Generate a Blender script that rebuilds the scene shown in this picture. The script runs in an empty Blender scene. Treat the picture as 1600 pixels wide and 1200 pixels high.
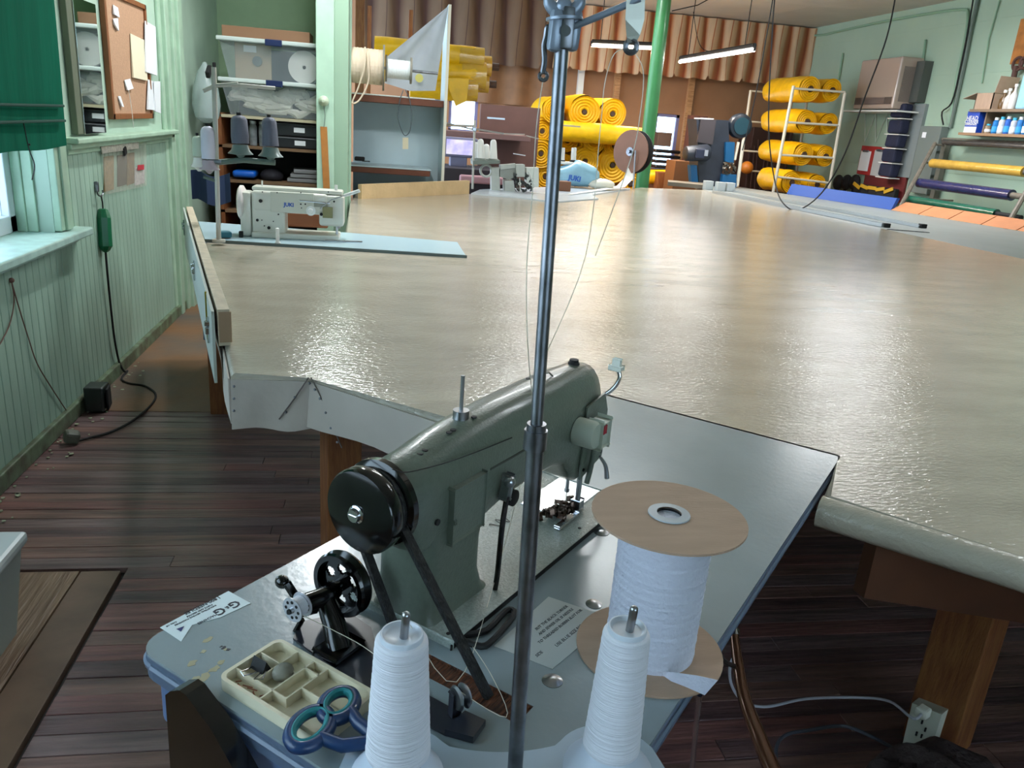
import bpy, bmesh, math, random
from mathutils import Vector, Matrix, Euler
random.seed(7)
PI = math.pi
SC = bpy.context.scene
COL = SC.collection
# ---------------------------------------------------------------- camera
H = 1.42; FPX = 1230.0
PITCH = math.radians(18.37714); YAW = math.radians(10.13263); ROLL = math.radians(4.34612)
fw = Vector((math.sin(YAW)*math.cos(PITCH), math.cos(YAW)*math.cos(PITCH), -math.sin(PITCH)))
rt0 = Vector((math.cos(YAW), -math.sin(YAW), 0)); up0 = rt0.cross(fw)
CR = rt0*math.cos(ROLL) + up0*math.sin(ROLL)
CU = up0*math.cos(ROLL) - rt0*math.sin(ROLL)
EYE = Vector((0, 0, H))
cd = bpy.data.cameras.new('camera'); cam = bpy.data.objects.new('camera', cd); COL.objects.link(cam)
cd.sensor_width = 36.0; cd.lens = FPX*36/1600; cd.clip_start = 0.05; cd.clip_end = 200
cam.matrix_world = Matrix(((CR.x, CU.x, -fw.x, 0), (CR.y, CU.y, -fw.y, 0), (CR.z, CU.z, -fw.z, H), (0, 0, 0, 1)))
SC.camera = cam
# ---------------------------------------------------------------- light
SC.view_settings.view_transform = 'Standard'; SC.view_settings.look = 'None'
SC.view_settings.gamma = 1; SC.view_settings.use_curve_mapping = False
SC.view_settings.exposure = -0.12
W = bpy.data.worlds.new('sky'); SC.world = W; W.use_nodes = True
bg = W.node_tree.nodes['Background']; bg.inputs[0].default_value = (0.66, 0.82, 1.0, 1); bg.inputs[1].default_value = 6.5
def area(name, loc, rot, sx, sy, power, col, portal=False):
    l = bpy.data.lights.new(name, 'AREA'); l.shape = 'RECTANGLE'; l.size = sx; l.size_y = sy; l.energy = power; l.color = col
    if portal: l.cycles.is_portal = True
    o = bpy.data.objects.new(name, l); COL.objects.link(o); o.location = loc; o.rotation_euler = rot
    return o
# daylight through the openings (left windows, back windows, shopfront behind the camera)
area('window_daylight', (-1.60, 2.75, 1.56), (0, -PI/2, 0), 1.5, 1.8, 0, (1, 1, 1), portal=True)
area('window_daylight', (-1.60, 0.35, 1.56), (0, -PI/2, 0), 1.5, 1.8, 0, (1, 1, 1), portal=True)
area('window_daylight', (2.2, -2.85, 1.6), (PI/2, 0, 0), 3.0, 1.6, 0, (1, 1, 1), portal=True)
# fluorescent tubes hanging from the ceiling: (start, end, watts, colour)
TUBES = [((2.81, 11.5, 2.50), (3.80, 11.5, 2.54), 72, (1.0, .80, .55)),
         ((4.18, 11.7, 2.41), (4.42, 9.8, 2.46), 72, (1.0, .97, .93)),
         ((4.75, 7.9, 3.05), (6.0, 7.9, 3.05), 100, (.96, .97, 1.0)),
         ((1.5, 9.4, 3.12), (2.7, 9.4, 3.12), 75, (.95, .98, 1.0)),
         ((-.35, 4.4, 3.0), (-.35, 5.6, 3.0), 55, (.92, .97, 1.0)),
         ((.7, 4.8, 3.05), (1.9, 4.8, 3.05), 50, (.92, .97, 1.0)),
         ((2.2, 2.4, 3.05), (3.4, 2.4, 3.05), 20, (.85, .93, 1.0))]
# ---------------------------------------------------------------- pixel -> place helpers
def ray(x, y): return CR*(x-800) - CU*(y-600) + fw*FPX
def Zp(x, y, z): d = ray(x, y); return EYE + d*((z-H)/d.z)
def Yp(x, y, Y): d = ray(x, y); return EYE + d*(Y/d.y)
def Xp(x, y, X): d = ray(x, y); return EYE + d*(X/d.x)
# ---------------------------------------------------------------- materials
def lin(c):
    r = []
    for v in c[:3]:
        v /= 255.0
        r.append(v/12.92 if v <= .04045 else ((v+.055)/1.055)**2.4)
    return (*r, 1)
MC = {}
def mat(name, col, rough=.6, metal=0.0, bump=0.0, scale=60.0, var=0.0, vscale=6.0, emit=0.0, col2=None, stretch=(1, 1, 1), trans=0.0, alpha=1.0, coat=0.0, spec=.5, detail=4.0, ramp=(.35, .65)):
    if name in MC: return MC[name]
    m = bpy.data.materials.new(name); m.use_nodes = True; nt = m.node_tree; N = nt.nodes; Lk = nt.links
    b = N['Principled BSDF']; b.inputs['Base Color'].default_value = lin(col)
    b.inputs['Roughness'].default_value = rough; b.inputs['Metallic'].default_value = metal
    b.inputs['Specular IOR Level'].default_value = spec
    if coat: b.inputs['Coat Weight'].default_value = coat; b.inputs['Coat Roughness'].default_value = .12
    if trans: b.inputs['Transmission Weight'].default_value = trans; b.inputs['IOR'].default_value = 1.15
    if alpha < 1: b.inputs['Alpha'].default_value = alpha
    if emit:
        b.inputs['Emission Color'].default_value = lin(col); b.inputs['Emission Strength'].default_value = emit
    if bump or var or col2:
        tc = N.new('ShaderNodeTexCoord'); mp = N.new('ShaderNodeMapping'); mp.inputs['Scale'].default_value = stretch
        Lk.new(tc.outputs['Object'], mp.inputs['Vector'])
    if var or col2:
        n = N.new('ShaderNodeTexNoise'); n.inputs['Scale'].default_value = vscale; n.inputs['Detail'].default_value = detail
        Lk.new(mp.outputs[0], n.inputs['Vector'])
        rp = N.new('ShaderNodeValToRGB'); c = lin(col)
        rp.color_ramp.elements[0].position = ramp[0]; rp.color_ramp.elements[1].position = ramp[1]
        rp.color_ramp.elements[0].color = lin(col2) if col2 else (*[v*(1-var) for v in c[:3]], 1)
        rp.color_ramp.elements[1].color = c if col2 else (*[min(1, v*(1+var*.6)) for v in c[:3]], 1)
        Lk.new(n.outputs['Fac'], rp.inputs[0]); Lk.new(rp.outputs[0], b.inputs['Base Color'])
    if bump:
        n2 = N.new('ShaderNodeTexNoise'); n2.inputs['Scale'].default_value = scale; n2.inputs['Detail'].default_value = 3
        Lk.new(mp.outputs[0], n2.inputs['Vector'])
        bp = N.new('ShaderNodeBump'); bp.inputs['Strength'].default_value = bump; bp.inputs['Distance'].default_value = .01
        Lk.new(n2.outputs['Fac'], bp.inputs['Height']); Lk.new(bp.outputs[0], b.inputs['Normal'])
    MC[name] = m
    return m
WHITE = mat('white_plastic', (225, 225, 220), .4)
BLACK = mat('black_paint', (7, 7, 9), .14, coat=.4, spec=.4)
BLACKM = mat('black_matte', (18, 18, 20), .7)
STEEL = mat('steel', (170, 172, 176), .28, 1.0)
CHROME = mat('chrome', (215, 215, 220), .12, 1.0)
DSTEEL = mat('dark_steel', (128, 130, 136), .36, 1.0, var=.35, vscale=30)
WOOD = mat('orange_wood', (136, 86, 44), .6, bump=.2, scale=40, col2=(112, 58, 26), vscale=9, stretch=(8, 8, 1))
WOODH = mat('pale_wood', (196, 150, 104), .6, bump=.15, scale=40, col2=(165, 118, 78), vscale=9, stretch=(1, 8, 8))
GREEN = mat('green_wall_paint', (176, 200, 182), .48, bump=.12, scale=9, var=.10, vscale=3)
GREEN2 = mat('green_trim_paint', (170, 198, 174), .38, bump=.2, scale=18, var=.12, vscale=8)
GREEND = mat('green_board_paint', (158, 186, 168), .45, bump=.25, scale=25, var=.12, vscale=7, stretch=(1, 1, .3))
CARD = mat('cardboard', (176, 148, 126), .75, bump=.12, scale=90, var=.06, vscale=14, stretch=(1, 4, 1))
CREAM = mat('cream_paper', (226, 216, 188), .7)
PAPER = mat('white_paper', (228, 230, 234), .6)
YEL = mat('yellow_vinyl', (230, 178, 8), .38, bump=.35, scale=14, var=.12, vscale=10)
YELE = mat('yellow_roll_end', (222, 168, 8), .5, bump=.4, scale=50)
BLUEF = mat('blue_foam', (4, 66, 146), .6)
INK = mat('dark_ink', (30, 34, 52), .6)
INKB = mat('blue_ink', (30, 92, 180), .6)
THREAD = mat('white_thread', (232, 232, 240), .65, bump=.45, scale=20, stretch=(1, 1, 30), var=.05)
# ---------------------------------------------------------------- geometry helpers
class B:
    def __init__(s, M=None): s.bm = bmesh.new(); s.M = M
    def _t(s, vs, X):
        if X is not None:
            for v in vs: v.co = X @ v.co
        if s.M is not None:
            for v in vs: v.co = s.M @ v.co
        return s
    def box(s, c, d, rot=(0, 0, 0), bev=0.0, seg=2):
        r = bmesh.ops.create_cube(s.bm, size=1); vs = r['verts']
        for v in vs: v.co = Vector((v.co.x*d[0], v.co.y*d[1], v.co.z*d[2]))
        s._t(vs, Matrix.Translation(c) @ Euler(rot).to_matrix().to_4x4())
        if bev:
            es = list({e for v in vs for e in v.link_edges})
            bmesh.ops.bevel(s.bm, geom=es, offset=bev, segments=seg, profile=.5, affect='EDGES')
        return s
    def bb(s, a, b, bev=0.0):
        a = Vector(a); b = Vector(b)
        return s.box((a+b)/2, (abs(b.x-a.x), abs(b.y-a.y), abs(b.z-a.z)), bev=bev)
    def rings(s, R, cap=(True, True), closed=True):
        V = [[s.bm.verts.new(Vector(p)) for p in r] for r in R]
        for i in range(len(V)-1):
            n = len(V[i])
            for j in range(n if closed else n-1):
                k = (j+1) % n
                try: s.bm.faces.new((V[i][j], V[i][k], V[i+1][k], V[i+1][j]))
                except ValueError: pass
        if cap[0] and closed: s.bm.faces.new(V[0][::-1])
        if cap[1] and closed: s.bm.faces.new(V[-1])
        return s._t([v for r in V for v in r], None)
    def cyl(s, p0, p1, r0, r1=None, n=16, cap=(True, True)):
        return s.lathe(p0, p1, [(0, r0), (1, r0 if r1 is None else r1)], n, cap)
    def lathe(s, p0, p1, prof, n=24, cap=(True, True), absl=False):
        p0 = Vector(p0); p1 = Vector(p1); ax = (p1-p0); L = ax.length; ax.normalize()
        a = ax.orthogonal().normalized(); b = ax.cross(a)
        R = []
        for (h, r) in prof:
            o = p0 + ax*(h if absl else h*L)
            R.append([o + (a*math.cos(2*PI*k/n) + b*math.sin(2*PI*k/n))*max(r, 1e-4) for k in range(n)])
        return s.rings(R, cap)
    def tube(s, pts, r, n=8, smooth=0, cap=(True, True)):
        P = [Vector(p) for p in pts]
        if smooth: P = spline(P, smooth)
        rr = r if callable(r) else (lambda t: r)
        R = []; a = None
        for i, p in enumerate(P):
            d = (P[min(i+1, len(P)-1)] - P[max(i-1, 0)]).normalized()
            if a is None: a = d.orthogonal().normalized()
            a = (a - d*a.dot(d)).normalized(); b = d.cross(a); q = rr(i/(len(P)-1))
            R.append([p + (a*math.cos(2*PI*k/n) + b*math.sin(2*PI*k/n))*q for k in range(n)])
        return s.rings(R, cap)
    def prism(s, poly, z0, z1):
        return s.rings([[Vector((p[0], p[1], z0)) for p in poly], [Vector((p[0], p[1], z1)) for p in poly]])
    def quad(s, pts, th):
        P = [Vector(p) for p in pts]; n = (P[1]-P[0]).cross(P[2]-P[0]).normalized()*th
        return s.rings([P, [p+n for p in P]])
    def grid(s, f, nu, nv, th=0.0):
        V = [[Vector(f(i/nu, j/nv)) for j in range(nv+1)] for i in range(nu+1)]
        A = [[s.bm.verts.new(p) for p in r] for r in V]; new = [v for r in A for v in r]
        for i in range(nu):
            for j in range(nv): s.bm.faces.new((A[i][j], A[i+1][j], A[i+1][j+1], A[i][j+1]))
        if th:
            nn = (V[nu][0]-V[0][0]).cross(V[0][nv]-V[0][0]).normalized()*th
            Bq = [[s.bm.verts.new(p+nn) for p in r] for r in V]; new += [v for r in Bq for v in r]
            for i in range(nu):
                for j in range(nv): s.bm.faces.new((Bq[i][j], Bq[i][j+1], Bq[i+1][j+1], Bq[i+1][j]))
            for i in range(nu):
                s.bm.faces.new((A[i][0], Bq[i][0], Bq[i+1][0], A[i+1][0])); s.bm.faces.new((A[i][nv], A[i+1][nv], Bq[i+1][nv], Bq[i][nv]))
            for j in range(nv):
                s.bm.faces.new((A[0][j], A[0][j+1], Bq[0][j+1], Bq[0][j])); s.bm.faces.new((A[nu][j], Bq[nu][j], Bq[nu][j+1], A[nu][j+1]))
        return s._t(new, None)
    def ball(s, c, r, n=12):
        r = r if hasattr(r, '__len__') else (r, r, r)
        q = bmesh.ops.create_uvsphere(s.bm, u_segments=n, v_segments=max(6, n//2+2), radius=1)
        for v in q['verts']: v.co = Vector((v.co.x*r[0], v.co.y*r[1], v.co.z*r[2]))
        return s._t(q['verts'], Matrix.Translation(c))
    def torus(s, c, ax, R, r, n=28, m=8):
        ax = Vector(ax).normalized(); a = ax.orthogonal().normalized(); b = ax.cross(a); c = Vector(c)
        V = []
        for i in range(n):
            d = a*math.cos(2*PI*i/n) + b*math.sin(2*PI*i/n)
            V.append([s.bm.verts.new(c + d*(R + r*math.cos(2*PI*j/m)) + ax*r*math.sin(2*PI*j/m)) for j in range(m)])
        for i in range(n):
            for j in range(m):
                s.bm.faces.new((V[i][j], V[(i+1) % n][j], V[(i+1) % n][(j+1) % m], V[i][(j+1) % m]))
        return s._t([v for r_ in V for v in r_], None)
def spline(P, k):
    out = []
    for i in range(len(P)-1):
        p0 = P[max(i-1, 0)]; p1 = P[i]; p2 = P[i+1]; p3 = P[min(i+2, len(P)-1)]
        for j in range(k):
            t = j/k
            out.append(.5*((2*p1) + (p2-p0)*t + (2*p0-5*p1+4*p2-p3)*t*t + (3*p1-p0-3*p2+p3)*t**3))
    out.append(P[-1]); return out
MT = {}
def thing(name, label, cat, loc=(0, 0, 0), rz=0, group=None):
    o = bpy.data.objects.new(name, None); COL.objects.link(o); o.empty_display_size = .05
    o.location = loc; o.rotation_euler = (0, 0, rz); tag(o, label, cat, group)
    MT[o.name] = Matrix.Translation(loc) @ Matrix.Rotation(rz, 4, 'Z'); return o
def tag(o, label, cat, group=None):
    o['label'] = label; o['category'] = cat
    if group: o['group'] = group
def part(name, b, m, parent=None, label=None, kind=None, smooth=False, loc=None):
    """link one mesh; vertices are given in world space and stored relative to the parent (or to loc)"""
    if isinstance(b, B): bmm = b.bm
    else: bmm = b
    M = MT[parent.name] if parent else Matrix.Translation(loc if loc else (0, 0, 0))
    bmesh.ops.transform(bmm, matrix=M.inverted(), verts=bmm.verts)
    bmesh.ops.recalc_face_normals(bmm, faces=bmm.faces)
    me = bpy.data.meshes.new(name); bmm.to_mesh(me); bmm.free()
    ms = m if isinstance(m, (list, tuple)) else [m]
    for q in ms: me.materials.append(q)
    if smooth:
        me.polygons.foreach_set('use_smooth', [True]*len(me.polygons))
        try: me.set_sharp_from_angle(angle=math.radians(40))
        except Exception: pass
    o = bpy.data.objects.new(name, me); COL.objects.link(o)
    if parent:
        root = parent
        o.parent = parent
        MT[o.name] = M if o.name not in MT else M
    else:
        o.location = M.translation; MT[o.name] = M
    if label: o['label'] = label
    if kind: o['kind'] = kind
    return o
def one(name, b, m, label, cat, group=None, smooth=False, loc=None):
    if loc is None:
        xs = [v.co for v in b.bm.verts]
        loc = Vector((sum(v.x for v in xs)/len(xs), sum(v.y for v in xs)/len(xs), min(v.z for v in xs)))
    o = part(name, b, m, None, smooth=smooth, loc=loc); tag(o, label, cat, group); return o
def struct(name, b, m, smooth=False):
    o = part(name, b, m); o['kind'] = 'structure'; return o
def dup(root, loc, rz=None, label=None, group=None):
    r = root.copy(); COL.objects.link(r); r.location = loc
    if rz is not None: r.rotation_euler = (0, 0, rz)
    if label: r['label'] = label
    if group: r['group'] = group
    for ch in list(root.children):
        c = ch.copy(); COL.objects.link(c); c.parent = r
        for g in list(ch.children):
            d = g.copy(); COL.objects.link(d); d.parent = c
    return r
def text(body, size, org, xdir, updir, m, parent, name='lettering', th=.0004, bold=0.0, label=None, shear=0.0):
    cu = bpy.data.curves.new('txt', 'FONT'); cu.body = body; cu.size = size; cu.extrude = th/2; cu.align_x = 'CENTER'; cu.align_y = 'CENTER'
    cu.offset = bold; cu.shear = shear; cu.resolution_u = 2
    ob = bpy.data.objects.new('txt', cu); COL.objects.link(ob)
    bpy.context.view_layer.update()
    dg = bpy.context.evaluated_depsgraph_get()
    me = bpy.data.meshes.new_from_object(ob.evaluated_get(dg))
    bm = bmesh.new(); bm.from_mesh(me); bpy.data.objects.remove(ob); bpy.data.curves.remove(cu); bpy.data.meshes.remove(me)
    x = Vector(xdir).normalized(); z = x.cross(Vector(updir)).normalized(); y = z.cross(x)
    Mx = Matrix(((x.x, y.x, z.x, org[0]), (x.y, y.y, z.y, org[1]), (x.z, y.z, z.z, org[2]), (0, 0, 0, 1)))
    bmesh.ops.transform(bm, matrix=Mx, verts=bm.verts)
    return part(name, bm, m, parent, label)
# sewing-table frame: s along the table, t across it
SANG = math.radians(48.5)
SU = Vector((math.cos(SANG), math.sin(SANG), 0)); SW = Vector((math.sin(SANG), -math.cos(SANG), 0)); SO = Vector((-0.293, 0.892, 0))
SM = Matrix(((SU.x, SW.x, 0, SO.x), (SU.y, SW.y, 0, SO.y), (0, 0, 1, 0), (0, 0, 0, 1)))
def L(s, t, z): return SO + SU*s + SW*t + Vector((0, 0, z))
def Sp(x, y, z):
    q = Zp(x, y, z) - SO; return (q.dot(SU), q.dot(SW), z)
T0 = .76
# ================================================================ THE SETTING
XL, XR, YB, YN, ZC = -1.38, 7.2, 14.0, -2.9, 3.3
# floor: sub floor, planks one by one where they show, worn sheet beyond
FLOORM = mat('floor_sub', (40, 30, 26), .6, var=.3)
fl = struct('floor', B().bb((XL-.3, YN-.2, -.12), (XR+.2, YB+.2, -.022)), FLOORM)
PL = [mat('plank_%s' % n, c, .42, bump=.5, scale=14, col2=c2, vscale=5, stretch=(.5, 6, 1), coat=.15, ramp=(.3, .7)) for n, c, c2 in
      (('red', (154, 104, 98), (98, 66, 64)), ('umber', (154, 116, 106), (96, 70, 64)), ('grey', (144, 118, 116), (94, 74, 74)), ('dark', (124, 92, 90), (78, 58, 60)))]
pw = .0655; k = 0; cnt = 0
y = .75
while y < 3.66:
    x = XL if y > 2.31 else -.77
    x0 = x; xs = [x]
    while xs[-1] < 2.6: xs.append(xs[-1] + random.uniform(.7, 1.5))
    for a, c in zip(xs[:-1], xs[1:]):
        dz = random.uniform(-.0015, .0015)
        part('floor_plank', B().bb((a+.001, y+.0012, -.022), (min(c, 2.7)-.001, y+pw-.0012, dz), bev=.0012), random.choice(PL), fl)
        cnt += 1
    y += pw
SHEET = mat('worn_floor_sheet', (98, 88, 80), .55, bump=.3, scale=12, col2=(128, 92, 62), vscale=1.6, ramp=(.4, .62))
part('floor_sheet', B().bb((XL, 3.69, -.022), (4.5, 8.2, .004)), SHEET, fl, label='worn brown and grey sheet flooring beyond the planks')
part('floor_sheet', B().bb((2.7, .4, -.022), (XR, 3.68, .0)), SHEET, fl)
part('floor_sheet', B().bb((XL, YN, -.022), (2.7, .74, .0)), SHEET, fl)
part('floor_sheet', B().bb((4.51, 3.69, -.022), (XR, YB, .0)), SHEET, fl)
part('floor_sheet', B().bb((XL, 8.21, -.022), (4.5, YB, .0)), SHEET, fl)
PLY = mat('worn_plywood', (150, 122, 98), .5, bump=.6, scale=10, col2=(112, 84, 62), vscale=6, stretch=(7, .5, 1), ramp=(.35, .6))
PLY2 = mat('worn_plywood_strip', (122, 96, 78), .5, bump=.3, scale=10, var=.2)
part('floor_board', B().bb((XL, .76, -.022), (-.905, 2.30, .003), bev=.001), PLY, fl, label='broad worn plywood board with raised grain')
part('floor_board', B().bb((-.90, .76, -.022), (-.785, 2.30, .002), bev=.001), PLY2, fl, label='narrow board edging the plywood patch')
# ceiling
CEIL = mat('ceiling_paint', (196, 192, 182), .7, var=.06, vscale=2)
ce = struct('ceiling', B().bb((XL-.3, YN-.2, ZC+.015), (XR+.2, YB+.2, ZC+.2)), CEIL)
for i in range(7):
    for j in range(7):
        x0 = XL + i*1.23; y0 = YN + j*2.42
        part('ceiling_panel', B().bb((x0+.004, y0+.004, ZC), (min(x0+1.226, XR), min(y0+2.416, YB), ZC+.02)), CEIL, ce)
# left wall with two windows (one in view)
wl = B()
WT = .22
def seg(y0, y1, z0, z1): wl.bb((XL-WT, y0, z0), (XL, y1, z1))
seg(YN, -.55, 0, ZC); seg(-.55, 1.25, 0, .80); seg(-.55, 1.25, 2.32, ZC); seg(1.25, 1.85, 0, ZC); seg(1.85, 3.66, 0, .80); seg(1.85, 3.66, 2.32, ZC)
seg(3.66, 7.6, 0, ZC)
wall_left = struct('wall_left', wl, GREEN)
k = 0; y = 2.45
while y < 5.5:
    top = .775 if y < 3.84 else 1.165
    part('beadboard', B().bb((XL, y+.0015, .06), (XL+.012, y+.0595, top), bev=.003), GREEND, wall_left); y += .061
# boards of the wall further back run up behind the casing
# baseboard
bb_ = struct('baseboard_left', B().box((XL+.022, 4.1, .035), (.028, 3.4, .07), bev=.006), mat('baseboard_paint', (112, 132, 104), .5, bump=.5, scale=22, col2=(84, 84, 66), vscale=12))
struct('trim_1', B().bb((XL, 3.66+.0, .835), (XL+.03, 3.80, 2.4), bev=.004).bb((XL+.028, 3.70, .835), (XL+.04, 3.76, 2.4), bev=.004), GREEN2)   # window casing
# chair rail
struct('trim_2', B().bb((XL, 3.82, 1.19), (XL+.075, 5.62, 1.215), bev=.006).bb((XL, 3.82, 1.165), (XL+.045, 5.62, 1.19), bev=.005).bb((XL, 3.84, 1.14), (XL+.022, 5.6, 1.166), bev=.005), GREEN2)
# sill
struct('trim_3', B().bb((XL-.16, 1.8, .795), (XL+.085, 3.87, .83), bev=.007).bb((XL, 1.8, .765), (XL+.03, 3.84, .796), bev=.005), mat('sill_paint', (176, 206, 196), .4, bump=.3, scale=14, var=.12, vscale=16))
# door casing at the end of the wall, boards with beads
tb = B()
for a, c, d in ((5.50, 5.56, .02), (5.56, 5.63, .045), (5.63, 5.72, .03), (5.72, 5.79, .05), (5.79, 5.90, .07), (5.90, 5.97, .045)):
    tb.bb((XL, a, 0), (XL+d, c, ZC), bev=.006)
struct('trim_4', tb, GREEN2)
# window in view
PVC = mat('white_sash', (222, 226, 232), .35)
def window(n, y0, y1):
    w = struct('window_%d' % n, B().bb((XL-.20, y0, .83), (XL-.14, y0+.07, 2.32), bev=.004).bb((XL-.20, y1-.07, .83), (XL-.14, y1, 2.32), bev=.004)
               .bb((XL-.20, y0, .83), (XL-.14, y1, .90), bev=.004).bb((XL-.20, y0, 2.25), (XL-.14, y1, 2.32), bev=.004).bb((XL-.2, y0, 1.53), (XL-.14, y1, 1.59), bev=.004), PVC)
    g = mat('window_glass', (235, 245, 245), .03, trans=1.0)
    part('pane', B().bb((XL-.175, y0+.07, .90), (XL-.170, y1-.07, 1.53)), g, w)
    part('pane', B().bb((XL-.175, y0+.07, 1.59), (XL-.170, y1-.07, 2.25)), g, w)
    part('jamb_strip', B().bb((XL-.14, y1-.02, .83), (XL-.10, y1+.0, 2.32), bev=.004).bb((XL-.10, y1-.012, .83), (XL-.06, y1+.0, 2.32), bev=.003), GREEN2, w)
    return w
window(1, 1.85, 3.66); window(2, -.55, 1.25)
o1, o2 = Xp(5, 300, -2.2), Xp(21, 300, -2.2)
b = B(); b.bb((-2.3, min(o1.y, o2.y), 0), (-2.2, max(o1.y, o2.y), 2.6), bev=.01)
one('outdoor_pink_post', b, mat('pink_siding', (196, 120, 140), .7), 'pink painted post outdoors seen through the left window', 'post')
one('outdoor_white_post', B().bb((-2.12, Xp(24, 300, -2.1).y, 0), (-2.05, Xp(34, 300, -2.1).y, 2.6), bev=.01), mat('lilac_siding', (170, 178, 205), .7), 'lilac-white post outdoors beside the pink one', 'post')
# near wall behind the camera with a shopfront window
wn = B(); wn.bb((XL-.2, YN-.2, 0), (.6, YN, ZC)).bb((3.8, YN-.2, 0), (XR+.2, YN, ZC)).bb((.6, YN-.2, 0), (3.8, YN, .7)).bb((.6, YN-.2, 2.5), (3.8, YN, ZC))
struct('wall_near', wn, GREEN)
w3 = struct('window_3', B().bb((.6, YN-.15, .7), (.7, YN-.08, 2.5)).bb((3.7, YN-.15, .7), (3.8, YN-.08, 2.5)).bb((.6, YN-.15, .7), (3.8, YN-.08, .8)).bb((.6, YN-.15, 2.4), (3.8, YN-.08, 2.5)).bb((2.15, YN-.15, .7), (2.25, YN-.08, 2.5)), PVC)
part('pane', B().bb((.7, YN-.12, .8), (3.7, YN-.115, 2.4)), MC['window_glass'], w3)
# right wall
wall_right = struct('wall_right', B().bb((XR, YN-.2, 0), (XR+.2, YB+.2, ZC+.1)), mat('right_wall_paint', (160, 184, 164), .5, bump=.25, scale=6, var=.05, vscale=1.5))
for z in (.6, 1.2, 1.8, 2.4, 3.0):      # mortar courses of the painted block wall
    part('wall_course', B().bb((XR-.003, 5.5, z), (XR, YB, z+.594), bev=.0015), MC['right_wall_paint'], wall_right)
# back wall with two window openings
BACKM = mat('kraft_wall_board', (158, 116, 84), .7, bump=.2, scale=5, var=.12, vscale=2)
wx1 = (Yp(700, 200, YB).x, Yp(745, 200, YB).x); wz1 = (Yp(720, 207, YB).z, Yp(720, 150, YB).z)
wx2 = (Yp(1016, 250, YB).x, Yp(1060, 200, YB).x); wz2 = (.55, Yp(1040, 178, YB).z)
wb = B()
wb.bb((XL-.3, YB, 0), (wx1[0], YB+.15, ZC)).bb((wx1[0], YB, 0), (wx1[1], YB+.15, wz1[0])).bb((wx1[0], YB, wz1[1]), (wx1[1], YB+.15, ZC))
wb.bb((wx1[1], YB, 0), (wx2[0], YB+.15, ZC)).bb((wx2[0], YB, 0), (wx2[1], YB+.15, wz2[0])).bb((wx2[0], YB, wz2[1]), (wx2[1], YB+.15, ZC)).bb((wx2[1], YB, 0), (XR+.2, YB+.15, ZC))
wall_back = struct('wall_back', wb, BACKM)
for n, (xx, zz) in enumerate(((wx1, wz1), (wx2, wz2))):
    w = struct('window_%d' % (4+n), B().bb((xx[0], YB+.02, zz[0]), (xx[0]+.05, YB+.07, zz[1])).bb((xx[1]-.05, YB+.02, zz[0]), (xx[1], YB+.07, zz[1])).bb((xx[0], YB+.02, zz[0]), (xx[1], YB+.07, zz[0]+.05)).bb((xx[0], YB+.02, zz[1]-.05), (xx[1], YB+.07, zz[1])), mat('violet_frame', (120, 118, 160), .5))
    part('pane', B().bb((xx[0]+.05, YB+.04, zz[0]+.05), (xx[1]-.05, YB+.045, zz[1]-.05)), MC['window_glass'], w)
    area('window_daylight', ((xx[0]+xx[1])/2, YB+.12, (zz[0]+zz[1])/2), (-PI/2, 0, 0), xx[1]-xx[0], zz[1]-zz[0], 0, (1, 1, 1), portal=True)
for x in (905, 962, 1078):
    p = Yp(x, 150, YB-.05); 
    part('stud', B().bb((p.x-.05, YB-.09, .3), (p.x+.05, YB, ZC)), WHITE if x == 905 else WOODH, wall_back, label='white stud board' if x == 905 else None)
# closet behind the door casing
CY0, CY1 = 5.97, 7.45
cl_ = B(); cl_.bb((XL-.1, CY1, 0), (-.36, CY1+.1, ZC)); cl_.bb((-.42, 6.35, 0), (-.36, CY1, ZC))
struct('wall_closet', cl_, mat('closet_paint', (150, 178, 142), .6, var=.06))
# wooden door post
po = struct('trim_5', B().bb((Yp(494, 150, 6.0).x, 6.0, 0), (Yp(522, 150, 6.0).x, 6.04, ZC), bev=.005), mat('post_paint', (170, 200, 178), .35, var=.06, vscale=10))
struct('trim_6', B().bb((Yp(494, 150, 6.0).x, 6.05, 0), (Yp(545, 150, 6.14).x, 6.16, ZC), bev=.004), mat('post_side_shade', (146, 174, 150), .45))  # same green as the front, shade put into the set-back board's colour
struct('trim_7', B().bb((Yp(544, 150, 6.17).x-.004, 6.165, 0), (Yp(547, 150, 6.17).x+.006, 6.30, ZC), bev=.003), mat('post_paint', (184, 214, 190), .35))
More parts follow.
